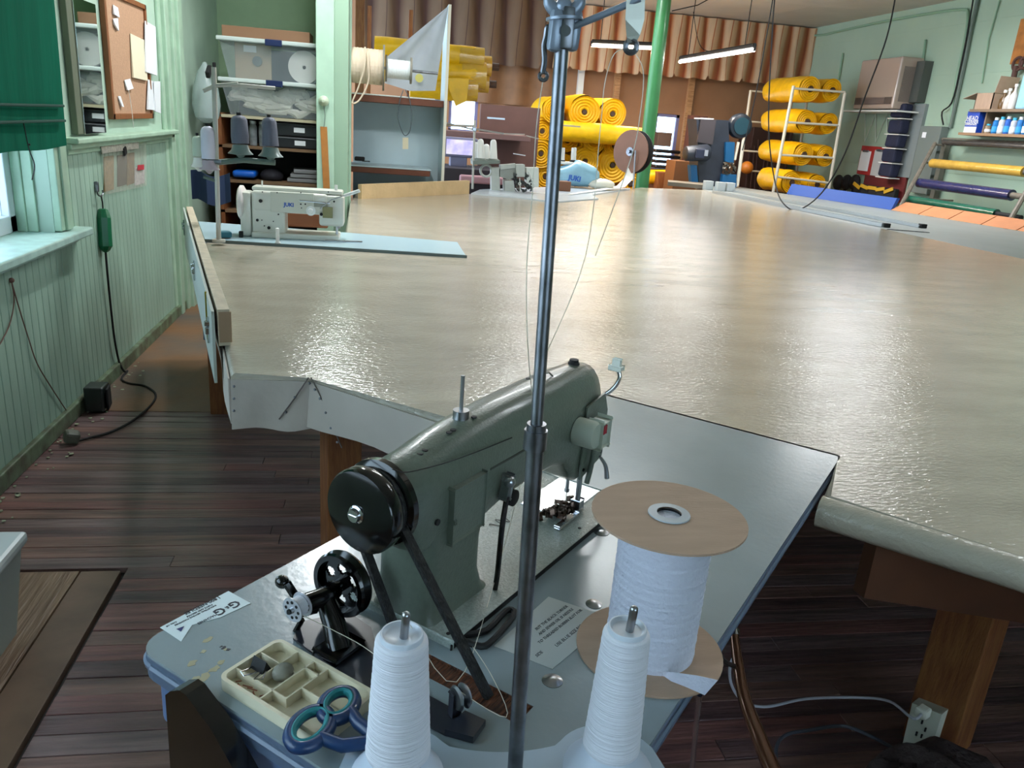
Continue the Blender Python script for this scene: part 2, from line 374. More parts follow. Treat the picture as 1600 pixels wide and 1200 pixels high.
# ceiling lights (hanging tubes)
TUBEM = mat('lit_tube', (255, 250, 240), .4, emit=15.0)
TUBEW = mat('lit_tube_warm', (255, 240, 214), .4, emit=12.0)
lab = ['bright warm fluorescent tube hanging level near the striped curtain, left of the green pole', 'bright fluorescent tube hanging at a slant in front of the striped curtain', 'ceiling tube lamp above the grey track table', 'ceiling tube lamp over the far middle of the cutting table', 'ceiling tube lamp over the white sewing machine', 'ceiling tube lamp behind the old grey-green machine', 'ceiling tube lamp over the near right of the cutting table']
for i, (a, c, wv, cc) in enumerate(TUBES):
    a = Vector(a); c = Vector(c); mid = (a+c)/2; d = (c-a).normalized()
    t = thing('fluorescent_lamp', lab[i], 'lamp', (mid.x, mid.y, mid.z))
    part('tube', B().cyl(a, c, .024, n=10), TUBEW if i == 0 else TUBEM, t, smooth=True)
    part('housing', B().tube([a+Vector((0, 0, .05)), c+Vector((0, 0, .05))], .028, n=6).box(a+Vector((0, 0, .02)), (.03, .03, .07)).box(c+Vector((0, 0, .02)), (.03, .03, .07)), WHITE if i > 1 else BLACKM, t)
    if c.z < 2.8:
        for q in (.12, .88):
            p = a.lerp(c, q); part('hanger', B().tube([p+Vector((0, 0, .05)), (p.x, p.y, ZC)], .006, n=5), BLACKM, t)
    else:
        for q in (.12, .88):
            p = a.lerp(c, q); part('hanger', B().tube([p+Vector((0, 0, .05)), (p.x, p.y, ZC)], .004, n=5), BLACKM, t)
    rzz = math.atan2(d.y, d.x); l = area('tube_light', mid-Vector((0, 0, .05)), (0, 0, rzz), (c-a).length, .09, wv, cc)
# ================================================================ CUTTING TABLE
VIN = mat('cream_vinyl_top', (184, 175, 158), .15, bump=.28, scale=85, stretch=(.6, 1.4, 1), var=.12, vscale=5, spec=.6, detail=6)
VINS = mat('cream_vinyl_skirt', (196, 186, 176), .7, bump=.25, scale=18, var=.06)
def xy(p): return (p.x, p.y)
A_ = Zp(360, 585, T0); Bq = Zp(485, 588, T0); Cq = Zp(695, 655, T0)
Ctab = L(1.335, -.012, 0); Etab = L(1.335, .602, 0); Ftab = L(1.075, .606, 0)
Gq = Zp(1600, 870, T0); Gd = (Gq - Zp(1400, 800, T0)).normalized(); G2 = Gq + Gd*1.2
# where B->C line reaches the sewing table side
m1 = Bq; m2 = L(.86, -.012, 0)
N1 = Zp(320, 378, T0); N2 = Zp(728, 403, T0); N3 = Zp(715, 382, T0); N4 = Zp(538, 367, T0); N5 = Zp(547, 318, T0); N6 = Zp(560, 296, T0)
F1 = Zp(733, 303, T0); F2 = Zp(905, 309, T0); F3 = Zp(930, 301, T0); F4 = Zp(1000, 293, T0); F5 = Vector((4.112, 9.975, 0))
R1 = Vector((4.485, 4.939, 0)); R2 = Vector((4.62, 2.2, 0))
def blk(b, poly, z0=.70, bev=.014):
    base = len(b.bm.faces)
    vs0 = set(b.bm.verts)
    b.prism([xy(Vector(p)) for p in poly], z0, T0)
    es = [e for e in b.bm.edges if e.verts[0] not in vs0 and abs(e.verts[0].co.z-T0) < 1e-4 and abs(e.verts[1].co.z-T0) < 1e-4 and e.calc_length() > .02]
    bmesh.ops.bevel(b.bm, geom=es, offset=bev, segments=3, profile=.5, affect='EDGES')
ct = thing('cutting_table', 'huge cream vinyl covered cutting table filling the middle of the workshop', 'table', (1.5, 4.5, 0))
G3 = L(1.02, .66, 0)
poly = [A_, Bq, Cq, L(1.0, -.012, 0), Ctab, Etab, Ftab, Gq, G2, R2, R1, F5, F4, F3, F2, F1, N6, N5, N4, N3, N2, N1]
b = B(); blk(b, poly)
part('tabletop', b, VIN, ct, smooth=True)
def skirt(p, q, h, out=.006, z1=T0-.012, n=10, amp=.004, nm='skirt'):
    p = Vector((p.x, p.y, 0)); q = Vector((q.x, q.y, 0)); d = (q-p); nr = Vector((d.y, -d.x, 0)).normalized()
    def f(u, v):
        s = p + d*u
        return s + nr*(out + amp*math.sin(u*9+v)*v) + Vector((0, 0, z1 - v*h + .004*math.sin(u*7)*v))
    part(nm, B().grid(f, n, 4, th=.004), VINS, ct, smooth=True)
skirt(A_, Bq, .135, amp=.006); skirt(Bq, Cq+(Cq-Bq)*.25, .125, amp=.01)
skirt(N1 + (A_-N1)*.55, A_, .125)
# folded corner flap and tacks
fa = Zp(430, 654, .635); fb = Zp(470, 592, .748)
tk = B()
for x, y in ((366, 603), (366, 622), (366, 641), (461, 620), (447, 643), (484, 598), (492, 608), (500, 622), (509, 644), (517, 668), (527, 690)):
    p = Yp(x, y, 1.977 if x < 470 else (1.97 - (x-485)*.0014)); tk.ball(p+Vector((0, -.004, 0)), .0035, 8)
part('tack', tk, DSTEEL, ct, kind='stuff')
sm = B(); 
s1 = [Yp(482, 590, 1.97), Yp(462, 620, 1.972), Yp(436, 655, 1.975)]; s2 = [Yp(486, 590, 1.965), Yp(505, 628, 1.945), Yp(534, 700, 1.905)]
sm.tube(s1, .0018, 5); sm.tube(s2, .0018, 5)
part('seam', sm, mat('seam_grey', (110, 100, 96), .8), ct)  # grey-brown lines along the two fold seams
# rounded vinyl lip of the near right edge
eg = B(); eg.tube([Ftab.xy.to_3d()+Vector((0, 0, T0-.032)), Gq.xy.to_3d()+Vector((0, 0, T0-.032)), G2.xy.to_3d()+Vector((0, 0, T0-.032))], .032, 12)
part('rounded_edge', eg, VIN, ct, smooth=True)
def leg(c, w=.09, dz=(0, .70), rz=0, m=WOOD): return B().box((c[0], c[1], sum(dz)/2), (w, w, dz[1]-dz[0]), (0, 0, rz), bev=.004)
l1 = Zp(346, 648, 0)
for c, rz in (((l1.x, l1.y+.05), 0), ((Zp(532, 760, 0.35).x, Zp(532, 760, 0.35).y), .3), ((1.42, 1.42), .5), ((-.75, 6.2), 0), ((1.0, 7.4), 0), ((3.9, 9.5), 0), ((4.3, 5.0), 0), ((4.3, 2.6), 0), ((2.0, 4.5), 0)):
    part('leg', leg(c, .10 if c[0] != 1.42 else .12, rz=rz), WOOD, ct)
part('apron', B().quad([L(1.1, .72, .56), L(1.1, .72, .70), Vector((1.50, 1.35, .70)), Vector((1.50, 1.35, .40))], .03), mat('dark_wood', (86, 48, 26), .6, var=.2), ct)
# seam line of the vinyl
# padded fence board along left edge with clips
Pm = Zp(352, 540, T0); Pf = Zp(303, 350, T0)
fd = Vector((Pf.x-Pm.x, Pf.y-Pm.y, 0)); 
fbd = thing('padded_fence_board', 'vinyl wrapped board standing on edge along left edge of cutting table', 'board', (Pm.x, Pm.y, T0-.04))
pa = Vector((Pm.x+.015, Pm.y, T0+.001)); pb = Vector((Pf.x+.02, Pf.y-.1, T0+.001)); nr = Vector((-fd.y, fd.x, 0)).normalized()*.032
part('board', B().rings([[pa, pa+nr, pa+nr+Vector((0, 0, .105)), pa+Vector((0, 0, .105))], [pb, pb+nr, pb+nr+Vector((0, 0, .105)), pb+Vector((0, 0, .105))]]), mat('padded_vinyl', (196, 182, 158), .6, bump=.5, scale=30, var=.15, vscale=25), fbd)
part('end_grain', B().rings([[pa+Vector((.004, -.002, .01)), pa+nr*.9+Vector((0, -.002, .01)), pa+nr*.9+Vector((0, -.002, .098)), pa+Vector((.004, -.002, .098))], [pa+Vector((.004, .004, .01)), pa+nr*.9+Vector((0, .004, .01)), pa+nr*.9+Vector((0, .004, .098)), pa+Vector((.004, .004, .098))]]), mat('fence_end', (150, 124, 98), .7), fbd)
sk = B(); o1 = pa+nr*1.25; o2 = pb+nr*1.25
sk.rings([[o1+Vector((0, 0, .10)), o1+nr*.25+Vector((0, 0, .10)), o1+nr*.25+Vector((0, 0, -.11)), o1+Vector((0, 0, -.11))], [o2+Vector((0, 0, .10)), o2+nr*.25+Vector((0, 0, .10)), o2+nr*.25+Vector((0, 0, -.11)), o2+Vector((0, 0, -.11))]])
part('side_panel', sk, mat('fence_panel', (176, 184, 176), .6, bump=.15), fbd)
for fr in (.06, .45, .95):
    c = o1.lerp(o2, fr) + nr*.35
    part('clamp', B().box(c+Vector((0, 0, .01)), (.014, .03, .022), bev=.003).box(c+Vector((0, 0, .03)), (.02, .016, .016), bev=.003).cyl(c+Vector((0, 0, -.03)), c+Vector((0, 0, .05)), .004, n=8), CHROME, fbd)
part('brass_strip', B().box(o1.lerp(o2, .10)+nr*.30+Vector((0, 0, .03)), (.004, .008, .15)), mat('brass', (150, 140, 40), .4, .8), fbd)
# second padded board at the far left edge
q0 = Zp(565, 311, T0); q1 = Zp(733, 303, T0); dd = (q1-q0); nn = Vector((-dd.y, dd.x, 0)).normalized()*.04
one('wrapped_bolster_board', B().rings([[q0, q0+nn, q0+nn+Vector((0, 0, .11)), q0+Vector((0, 0, .11))], [q1, q1+nn, q1+nn+Vector((0, 0, .12)), q1+Vector((0, 0, .12))]]), mat('tan_foam', (206, 176, 132), .8, bump=.5, scale=40, var=.1), 'tan padded board standing along far left edge of cutting table behind the white machine', 'board')
# ================================================================ SEWING TABLE
SEWT = mat('sewing_table_laminate', (142, 154, 158), .24, bump=.035, scale=90, var=.05, vscale=8, spec=.55)
EDGE = mat('table_edging', (88, 102, 124), .4)
st = thing('sewing_table', 'grey laminate sewing table with rounded corner holding the old grey-green machine', 'table', tuple(SO), SANG)
def rrect(s0, s1, t0, t1, r=(.034, .01, .01, .03), n=6):
    P = []
    for (cx, cy, a0, q) in ((s0+r[0], t0+r[0], PI, r[0]), (s1-r[1], t0+r[1], 1.5*PI, r[1]), (s1-r[2], t1-r[2], 0, r[2]), (s0+r[3], t1-r[3], .5*PI, r[3])):
        for i in range(n+1): P.append((cx+q*math.cos(a0+i/n*PI/2), cy+q*math.sin(a0+i/n*PI/2)))
    return P
top = rrect(-.002, 1.33, -.004, .593)
def holes_top():
    # tabletop in strips leaving the belt slot open
    b = B(SM)
    b.prism(top, T0-.036, T0-.004)
    return b
part('tabletop', holes_top(), EDGE, st)
tb_ = B(SM); s0, s1, u0, u1 = .178, .215, .245, .455
def sub(a0, a1, c0, c1): tb_.bb((a0, c0, T0-.004), (a1, c1, T0))
# laminate sheet pieced round the slot (same plane, seams closed)
outer = rrect(-.002, 1.33, -.004, .593, n=6)
tb2 = B(SM)
left_part = [p for p in outer if p[0] <= s0]
import itertools
def clip(poly, f):
    out = []
    for i in range(len(poly)):
        a = poly[i]; c = poly[(i+1) % len(poly)]; fa_, fc = f(a), f(c)
        if fa_ >= 0: out.append(a)
        if (fa_ > 0 and fc < 0) or (fa_ < 0 and fc > 0):
            t = fa_/(fa_-fc); out.append((a[0]+(c[0]-a[0])*t, a[1]+(c[1]-a[1])*t))
    return out
for fs in ((lambda p: s0-p[0],), (lambda p: p[0]-s1,), (lambda p: p[0]-s0, lambda p: s1-p[0], lambda p: u0-p[1]), (lambda p: p[0]-s0, lambda p: s1-p[0], lambda p: p[1]-u1)):
    pl = outer
    for f in fs: pl = clip(pl, f)
    tb2.prism(pl, T0-.004, T0)
part('laminate', tb2, SEWT, st)
part('belt_slot', B(SM).bb((s0, u0, T0-.0045), (s1, u1, T0-.003)).bb((s0, u0, T0-.012), (s0+.002, u1, T0-.0008)).bb((s1-.002, u0, T0-.012), (s1, u1, T0-.0008)), mat('raw_slot_wood', (120, 66, 34), .7, bump=.8, scale=60, col2=(60, 30, 16), vscale=30, stretch=(1, 8, 1)), st, label='raw brown wood slot for the drive belt')
ml = [L(p[0], p[1], T0-.016) for p in outer] ; ml.append(ml[0])
part('edge_moulding', B().tube(ml, .0045, 6), mat('edge_bead', (104, 118, 138), .3), st, smooth=True)
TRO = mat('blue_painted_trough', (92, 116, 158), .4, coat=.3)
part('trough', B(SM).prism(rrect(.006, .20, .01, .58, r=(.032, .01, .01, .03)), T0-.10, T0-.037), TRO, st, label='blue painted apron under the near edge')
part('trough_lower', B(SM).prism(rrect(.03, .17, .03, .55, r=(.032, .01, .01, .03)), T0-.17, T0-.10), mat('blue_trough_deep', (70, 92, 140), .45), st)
for s_, t_ in ((.12, .12), (.12, .50), (1.2, .1), (1.2, .3)):
    part('leg', B(SM).bb((s_-.02, t_-.03, 0), (s_+.02, t_+.03, T0-.17 if s_ < .2 else T0-.036), bev=.003), mat('navy_leg', (30, 38, 66), .5), st)
# stains: worn through patches of laminate as thin irregular flakes
def flake(cx, cy, r, n=9, seed=0):
    random.seed(seed); return [(cx+r*random.uniform(.5, 1.1)*math.cos(2*PI*i/n)*1.3, cy+r*random.uniform(.4, 1)*math.sin(2*PI*i/n)) for i in range(n)]
fk = B(SM)
for i, (x, y, r) in enumerate(((325, 1000, .006), (318, 1018, .004), (300, 1037, .006), (336, 1045, .007), (320, 1058, .008), (305, 1060, .005), (345, 1035, .005), (352, 1015, .003))):
    q = Sp(x, y, T0); fk.prism(flake(q[0], q[1], r, seed=i), T0, T0+.0003)
part('worn_patch', fk, mat('worn_tan', (172, 164, 134), .7), st, label='tan worn spots in the laminate', kind='stuff')
fk = B(SM)
for i, (x, y, r) in enumerate(((350, 1012, .003), (357, 1015, .003), (346, 1010, .002))):
    q = Sp(x, y, T0); fk.prism(flake(q[0], q[1], r, seed=i+30), T0, T0+.0004)
part('dark_chip', fk, mat('dark_chip', (70, 70, 74), .7), st, kind='stuff')
# ---- sticker
sq = [Sp(250, 981, T0), Sp(357, 924, T0), Sp(392, 943, T0), Sp(345, 965, T0), Sp(300, 977, T0), Sp(283, 1003, T0)]
stk = thing('sticker', 'torn white dealer sticker with black lettering on table corner', 'sticker', tuple(L(sq[0][0], sq[0][1], T0)))
bs = B(); bs.rings([[L(p[0], p[1], T0+.0003) for p in sq], [L(p[0], p[1], T0+.0007) for p in sq]])
part('label_sheet', bs, mat('sticker_white', (214, 228, 232), .5), stk)
xd = (L(*Sp(262, 984, T0)) - L(*Sp(372, 930, T0))).normalized(); ud = Vector((xd.y, -xd.x, 0))*1
if ud.dot(L(*Sp(300, 930, T0))-L(*Sp(320, 970, T0))) > 0: ud = -ud
def stx(px, py, s, sz, **k): text(s, sz, L(*Sp(px, py, T0+.0009)), xd, ud, INK, stk, **k)
stx(366, 944, 'G', .021, bold=.0004); stx(343, 955, 'G', .021, bold=.0004); stx(355, 949, '&', .009)
stx(316, 946, 'I 800-NEEDLES', .0085, bold=.0001)
stx(312, 954, 'PARTS AND SERVICE', .0042); stx(306, 961, 'INDUSTRIAL SEWING MACHINES', .0042); stx(324, 967, 'MACHINES', .006)
stx(268, 975, 'CALL US', .004)
aw = B(); aw.rings([[L(*Sp(x, y, T0+.0008)) for x, y in ((275, 983), (288, 978), (283, 987), (278, 984))], [L(*Sp(x, y, T0+.0012)) for x, y in ((275, 983), (288, 978), (283, 987), (278, 984))]])
part('arrow_mark', aw, mat('navy_ink', (26, 36, 96), .6), stk)
# ---- note
nq = [Sp(857, 933, T0), Sp(957, 967, T0), Sp(863, 1046, T0), Sp(772, 1010, T0)]
nt_ = thing('handwritten_note', 'handwritten thread note sheet on grey table beside machine bed', 'note', tuple(L(*nq[0])))
part('sheet', B().rings([[L(p[0], p[1], T0+.0003) for p in nq], [L(p[0], p[1], T0+.0009) for p in nq]]), mat('note_paper', (182, 188, 186), .6, alpha=1), nt_)
xd = (L(*nq[1])-L(*nq[2])).normalized(); ud = Vector((-xd.y, xd.x, 0))
for (px, py, s, sz) in ((936, 975, 'V. SALLY T4(92)', .0085), (930, 985, 'DB134', .007), (899, 985, 'USE BLUE SIZE NO. NULLER', .0078), (876, 978, 'TO THREADED BOBBIN SLOT FOR', .0068), (869, 971, 'AND SEWER OIL IS NEEDLE', .0068), (862, 965, 'BUY THE BLACK TURNER', .0068), (842, 1022, 'SIDE', .007)):
    text(s, sz, L(*Sp(px, py, T0+.0011)), xd, ud, mat('pencil', (84, 88, 92), .7), nt_, name='handwriting', shear=.3)
# ---- chrome bolt caps
for (x, y, r, lb) in ((928, 944, .0115, 'domed steel cap sunk in table top beside the big white tape reel'), (863, 1064, .0125, 'domed steel cap sunk in table top below the note sheet'), (940, 832, .0125, 'steel cap at machine bed corner under the reel disc')):
    q = Sp(x, y, T0); b = B(); b.lathe(L(*q), L(*q)+Vector((0, 0, .004)), [(0, r*1.06), (.2, r*1.06), (.3, r*.94), (.75, r*.7), (1, r*.2)], 24)
    one('bolt_cap', b, STEEL, lb, 'cap', group='bolt caps in the sewing table', smooth=True)
# ================================================================ MACHINE
HAM = mat('hammered_grey_green', (98, 107, 95), .3, bump=.10, scale=260, var=.07, vscale=120, coat=.25)
BEDM = mat('hammered_bed', (150, 160, 154), .2, bump=.25, scale=300, var=.15, vscale=300)
mc = thing('sewing_machine', 'old grey-green zigzag sewing machine with black handwheel on the near table', 'sewing machine', tuple(L(.45, .222, T0)), SANG)
part('bed', B(SM).box((.507, .2225, T0+.005), (.536, .184, .014), bev=.003), BEDM, mc)
part('bed_edge', B(SM).bb((.2365, .1295, T0-.001), (.7775, .1315, T0+.008)).bb((.2365, .3135, T0-.001), (.7775, .3155, T0+.008)).bb((.7755, .13, T0-.001), (.7775, .315, T0+.008)), BLACKM, mc)
def sup(s, hw, zb, zt, tc=.222, n=28, e=3.2, et=None):
    R = []; zc = (zb+zt)/2; hz = (zt-zb)/2
    for k in range(n):
        a = 2*PI*k/n; c, d = math.cos(a), math.sin(a); ex = 2/(et if (et and d > 0) else e)
        R.append(Vector((s, tc + hw*math.copysign(abs(c)**ex, c), zc + hz*math.copysign(abs(d)**ex, d))))
    return R
arm = B(SM)
secs = [(.206, .030, .912, .992), (.212, .040, .895, 1.003), (.235, .046, .880, 1.009), (.262, .047, .876, 1.012), (.30, .048, .872, 1.020), (.36, .048, .872, 1.027), (.42, .048, .884, 1.031), (.50, .048, .888, 1.034), (.575, .048, .886, 1.035), (.615, .048, .874, 1.035), (.64, .048, .845, 1.035), (.67, .048, .826, 1.034), (.70, .047, .822, 1.033), (.725, .044, .829, 1.028), (.742, .036, .848, 1.016), (.752, .024, .872, .998)]
arm.rings([sup(*q, e=4.5, et=2.6) for q in secs])
part('arm', arm, HAM, mc, smooth=True)
pil = B(SM)
def rr_(z, sa, sb, ta, tb, r, n=5):
    return [Vector((p[0], p[1], z)) for p in rrect(sa, sb, ta, tb, r=(r, r, r, r), n=n)]
pil.rings([rr_(T0+.011, .240, .385, .168, .276, .016), rr_(T0+.020, .242, .376, .172, .272, .018), rr_(T0+.05, .244, .368, .174, .270, .02), rr_(T0+.10, .244, .368, .175, .270, .02), rr_(T0+.125, .243, .374, .175, .270, .02), rr_(T0+.145, .242, .40, .176, .268, .02)])
part('pillar', pil, HAM, mc, smooth=True)
part('cover_plate', B(SM).box((.315, .272, .924), (.074, .008, .080), bev=.003).box((.284, .2765, .915), (.004, .003, .006), bev=.001), HAM, mc)
def atT(x, y, t):
    d = ray(x, y); k = (t - (EYE-SO).dot(SW))/d.dot(SW); p = EYE + d*k - SO; return Vector((p.dot(SU), p.dot(SW), p.z))
part('arm_cover_seam', B(SM).tube([atT(613, 733, .262), atT(632, 738, .2675), atT(660, 733, .2693), atT(700, 722, .2695), atT(745, 706, .2697), atT(800, 684, .2697)], .0008, 5, smooth=4), BLACKM, mc)
part('arm_rib', B(SM).tube([atT(765, 733, .2685), atT(800, 714, .2695), atT(834, 694, .2695)], .0024, 6), mat('rib_dark', (60, 66, 58), .6), mc, smooth=True)  # rib in a darker grey-green than the arm
# head face, side plate
part('face_plate', B(SM).rings([[Vector((s_, .2705+d_, z_)) for s_, z_ in ((.655, .842), (.735, .862), (.738, .95), (.72, .985), (.655, .975))] for d_ in (0, .0035)]), HAM, mc)
sc_ = B(SM)
for s_, z_ in ((.664, .858), (.728, .872), (.73, .94), (.70, .915)): sc_.cyl((s_, .2735, z_), (s_, .276, z_), .003, n=10)
for s_, t_, z_ in ((.258, .235, 1.009), (.268, .235, 1.011), (.317, .236, 1.021), (.326, .236, 1.022), (.374, .236, 1.027), (.60, .236, 1.031), (.56, .21, 1.033), (.255, .2675, .925)):
    if z_ < .95: sc_.cyl((s_, t_, z_), (s_, t_+.004, z_), .0045, n=10)
    else: sc_.cyl((s_, t_, z_), (s_, t_, z_+.0015), .0042, n=10)
for s_, t_ in ((.25, .30), (.77, .30), (.25, .14), (.755, .255), (.748, .292), (.62, .30)): sc_.cyl((s_, t_, T0+.011), (s_, t_, T0+.0128), .003, n=10)
part('screw', sc_, BLACKM, mc, kind='stuff')
part('spool_pin', B(SM).cyl((.362, .222, 1.024), (.362, .222, 1.038), .0115, n=20).cyl((.362, .222, 1.038), (.362, .222, 1.088), .0028, n=10), STEEL, mc, smooth=True)
part('oil_knob', B(SM).cyl((.690, .222, 1.028), (.690, .222, 1.036), .010, n=16).cyl((.690, .222, 1.036), (.690, .222, 1.041), .008, n=16), BLACKM, mc, smooth=True)
part('top_thread_guide', B(SM).tube([(.575, .226, 1.034), (.575, .226, 1.042), (.59, .23, 1.042), (.60, .232, 1.034)], .0015, 6), STEEL, mc)
# hand wheel: drum, belt groove, rim
HWZ = .960; HWS = .222
wp = [(.000, .010), (.002, .042), (.0045, .0525), (.009, .055), (.021, .055), (.0245, .053), (.026, .046), (.034, .044), (.037, .052), (.040, .0565), (.049, .0565), (.052, .052), (.053, .02)]
part('handwheel', B(SM).lathe((.156, HWS, HWZ), (.210, HWS, HWZ), wp, 48, absl=True), BLACK, mc, smooth=True)
part('wheel_bolt', B(SM).lathe((.1575, HWS, HWZ), (.149, HWS, HWZ), [(0, .0115), (.3, .0115), (.45, .009), (1, .008)], 20).box((.1485, HWS, HWZ), (.0012, .012, .002)), CHROME, mc, smooth=True)
# belt: two strands down through the slot
BEL = mat('black_belt', (20, 20, 22), .55, bump=.5, scale=120)
for (a0, a1) in (((.187, .222+.043, HWZ-.012), (.197, .402, T0-.003)), ((.187, .222-.040, HWZ-.02), (.197, .268, T0-.003))):
    a0, a1 = Vector(a0), Vector(a1); d = (a1-a0).normalized(); n_ = Vector((0, d.z, -d.y))*.0045; w_ = Vector((.006, 0, 0))
    part('drive_belt', B(SM).rings([[a0-w_-n_, a0+w_-n_, a0+w_*.7+n_, a0-w_*.7+n_], [a1-w_-n_, a1+w_-n_, a1+w_*.7+n_, a1-w_*.7+n_]]), BEL, mc)
part('drive_belt', B(SM).tube([(.187, HWS+.0455*math.cos(a), HWZ+.0455*math.sin(a)) for a in [x*.2-.25 for x in range(19)]], .006, 6), BEL, mc)
# tension lever, knob, links on the face side
part('stop_knob', B(SM).lathe((.418, .268, .902), (.418, .288, .902), [(0, .008), (.3, .008), (.35, .0125), (.9, .0125), (1, .009)], 20), BLACKM, mc, smooth=True)
part('lever_link', B(SM).box((.402, .281, .925), (.012, .008, .035), (0, .2, 0), bev=.003).ball((.400, .286, .935), .009, 12), STEEL, mc, smooth=True)
part('lift_rod', B(SM).tube([(.398, .285, .912), (.386, .288, .868), (.380, .290, .80), (.376, .29, T0+.012)], .0042, 8, smooth=4), BLACK, mc, smooth=True)
part('needle_bar', B(SM).cyl((.686, .236, .845), (.686, .236, .798), .0035, n=10).cyl((.686, .236, .803), (.686, .236, .796), .0048, n=10).cyl((.686, .236, .797), (.686, .236, .772), .0009, n=6), STEEL, mc, smooth=True)
part('presser_bar', B(SM).cyl((.680, .262, .85), (.680, .262, .782), .0048, n=12).box((.680, .262, .783), (.018, .014, .016), bev=.002), STEEL, mc, smooth=True)
part('thread_cover_bar', B(SM).tube([(.690, .278, .945), (.685, .281, .905), (.681, .280, .86), (.680, .276, .828)], .0048, 10, smooth=4), HAM, mc, smooth=True)
part('presser_lever', B(SM).tube([(.722, .276, .865), (.734, .284, .845), (.738, .288, .820)], lambda t: .0026+.0022*t, 10, smooth=5), STEEL, mc, smooth=True)
part('needle_plate', B(SM).bb((.630, .175, T0+.0125), (.772, .262, T0+.0135), bev=.0003), mat('plate_steel', (225, 228, 228), .22, .6), mc)
random.seed(3); ft = B(SM)
for i in range(44):
    s_ = .60+.085*random.random(); t_ = .232+.03*random.random(); ft.box((s_, t_, T0+.016+.012*random.random()), (.005+.009*random.random(), .003+.005*random.random(), .003+.007*random.random()), (random.random()*.6, random.random()*.6, random.random()), bev=.0008, seg=1)
part('feed_foot', ft, mat('worn_bronze', (92, 74, 64), .4, .85, var=.5, vscale=90), mc)
part('foot_runner', B(SM).box((.625, .272, T0+.016), (.07, .009, .004), bev=.001), CHROME, mc)
z_ = B(SM); pts = []
for i in range(8): pts += [(.528+i*.010, .196+(.018 if i % 2 else 0)-.02, T0+.0130), (.532+i*.010, .196+(.018 if i % 2 else 0)-.02, T0+.0130)]
z_.tube(pts[:9], .0007, 4, smooth=3); part('zigzag_mark', z_, BLACKM, mc, label='black zigzag stitch mark')
# wire coils plate and back handle (black clamp at the machine foot)
hp = B(); hpts = [Sp(x, y, T0+.006) for x, y in ((722, 1000), (752, 1010), (770, 1000), (800, 966), (803, 955), (790, 955), (760, 985), (722, 992))]
part('bed_hinge_loop', B(SM).tube([Vector(q) for q in hpts], .0045, 8, smooth=3), BLACKM, mc, smooth=True)
# clip-on lamp on the face
lm = thing('gooseneck_machine_lamp', 'small clip-on lamp with red switch and bent chrome neck on machine head', 'lamp', tuple(L(.64, .28, .95)), SANG)
part('lamp_base', B(SM).lathe((.632, .271, .940), (.632, .308, .940), [(0, .024), (.85, .024), (1, .021)], 28), mat('ivory_plastic', (178, 184, 168), .4), lm, smooth=True)
part('base_front', B(SM).box((.656, .300, .938), (.030, .016, .044), bev=.006), MC['ivory_plastic'], lm, smooth=True)
part('switch', B(SM).box((.656, .3085, .945), (.010, .003, .014), bev=.001), mat('red_switch', (170, 20, 40), .4), lm, label='dark red rocker switch')
g0 = Vector((.672, .300, .952)); tip = Vector(Sp(963, 585, 1.03))
def nearby(x, y, s):      # point on vertical plane s=const
    d = ray(x, y); k = (s - (EYE-SO).dot(SU))/d.dot(SU); p = EYE + d*k - SO; return Vector((p.dot(SU), p.dot(SW), p.z))
gpts = [nearby(897, 648, .672), nearby(915, 634, .70), nearby(940, 620, .72), nearby(960, 605, .73), nearby(968, 590, .735), nearby(966, 578, .735)]
part('neck', B(SM).tube(gpts, .0038, 10, smooth=6), CHROME, lm, smooth=True)
q = nearby(963, 576, .735)
part('lamp_head', B(SM).box(q+Vector((0, 0, .002)), (.016, .020, .006), bev=.002).box(q+Vector((0, 0, .010)), (.008, .011, .014), bev=.002), mat('ivory_plastic2', (226, 226, 214), .35), lm, smooth=True)
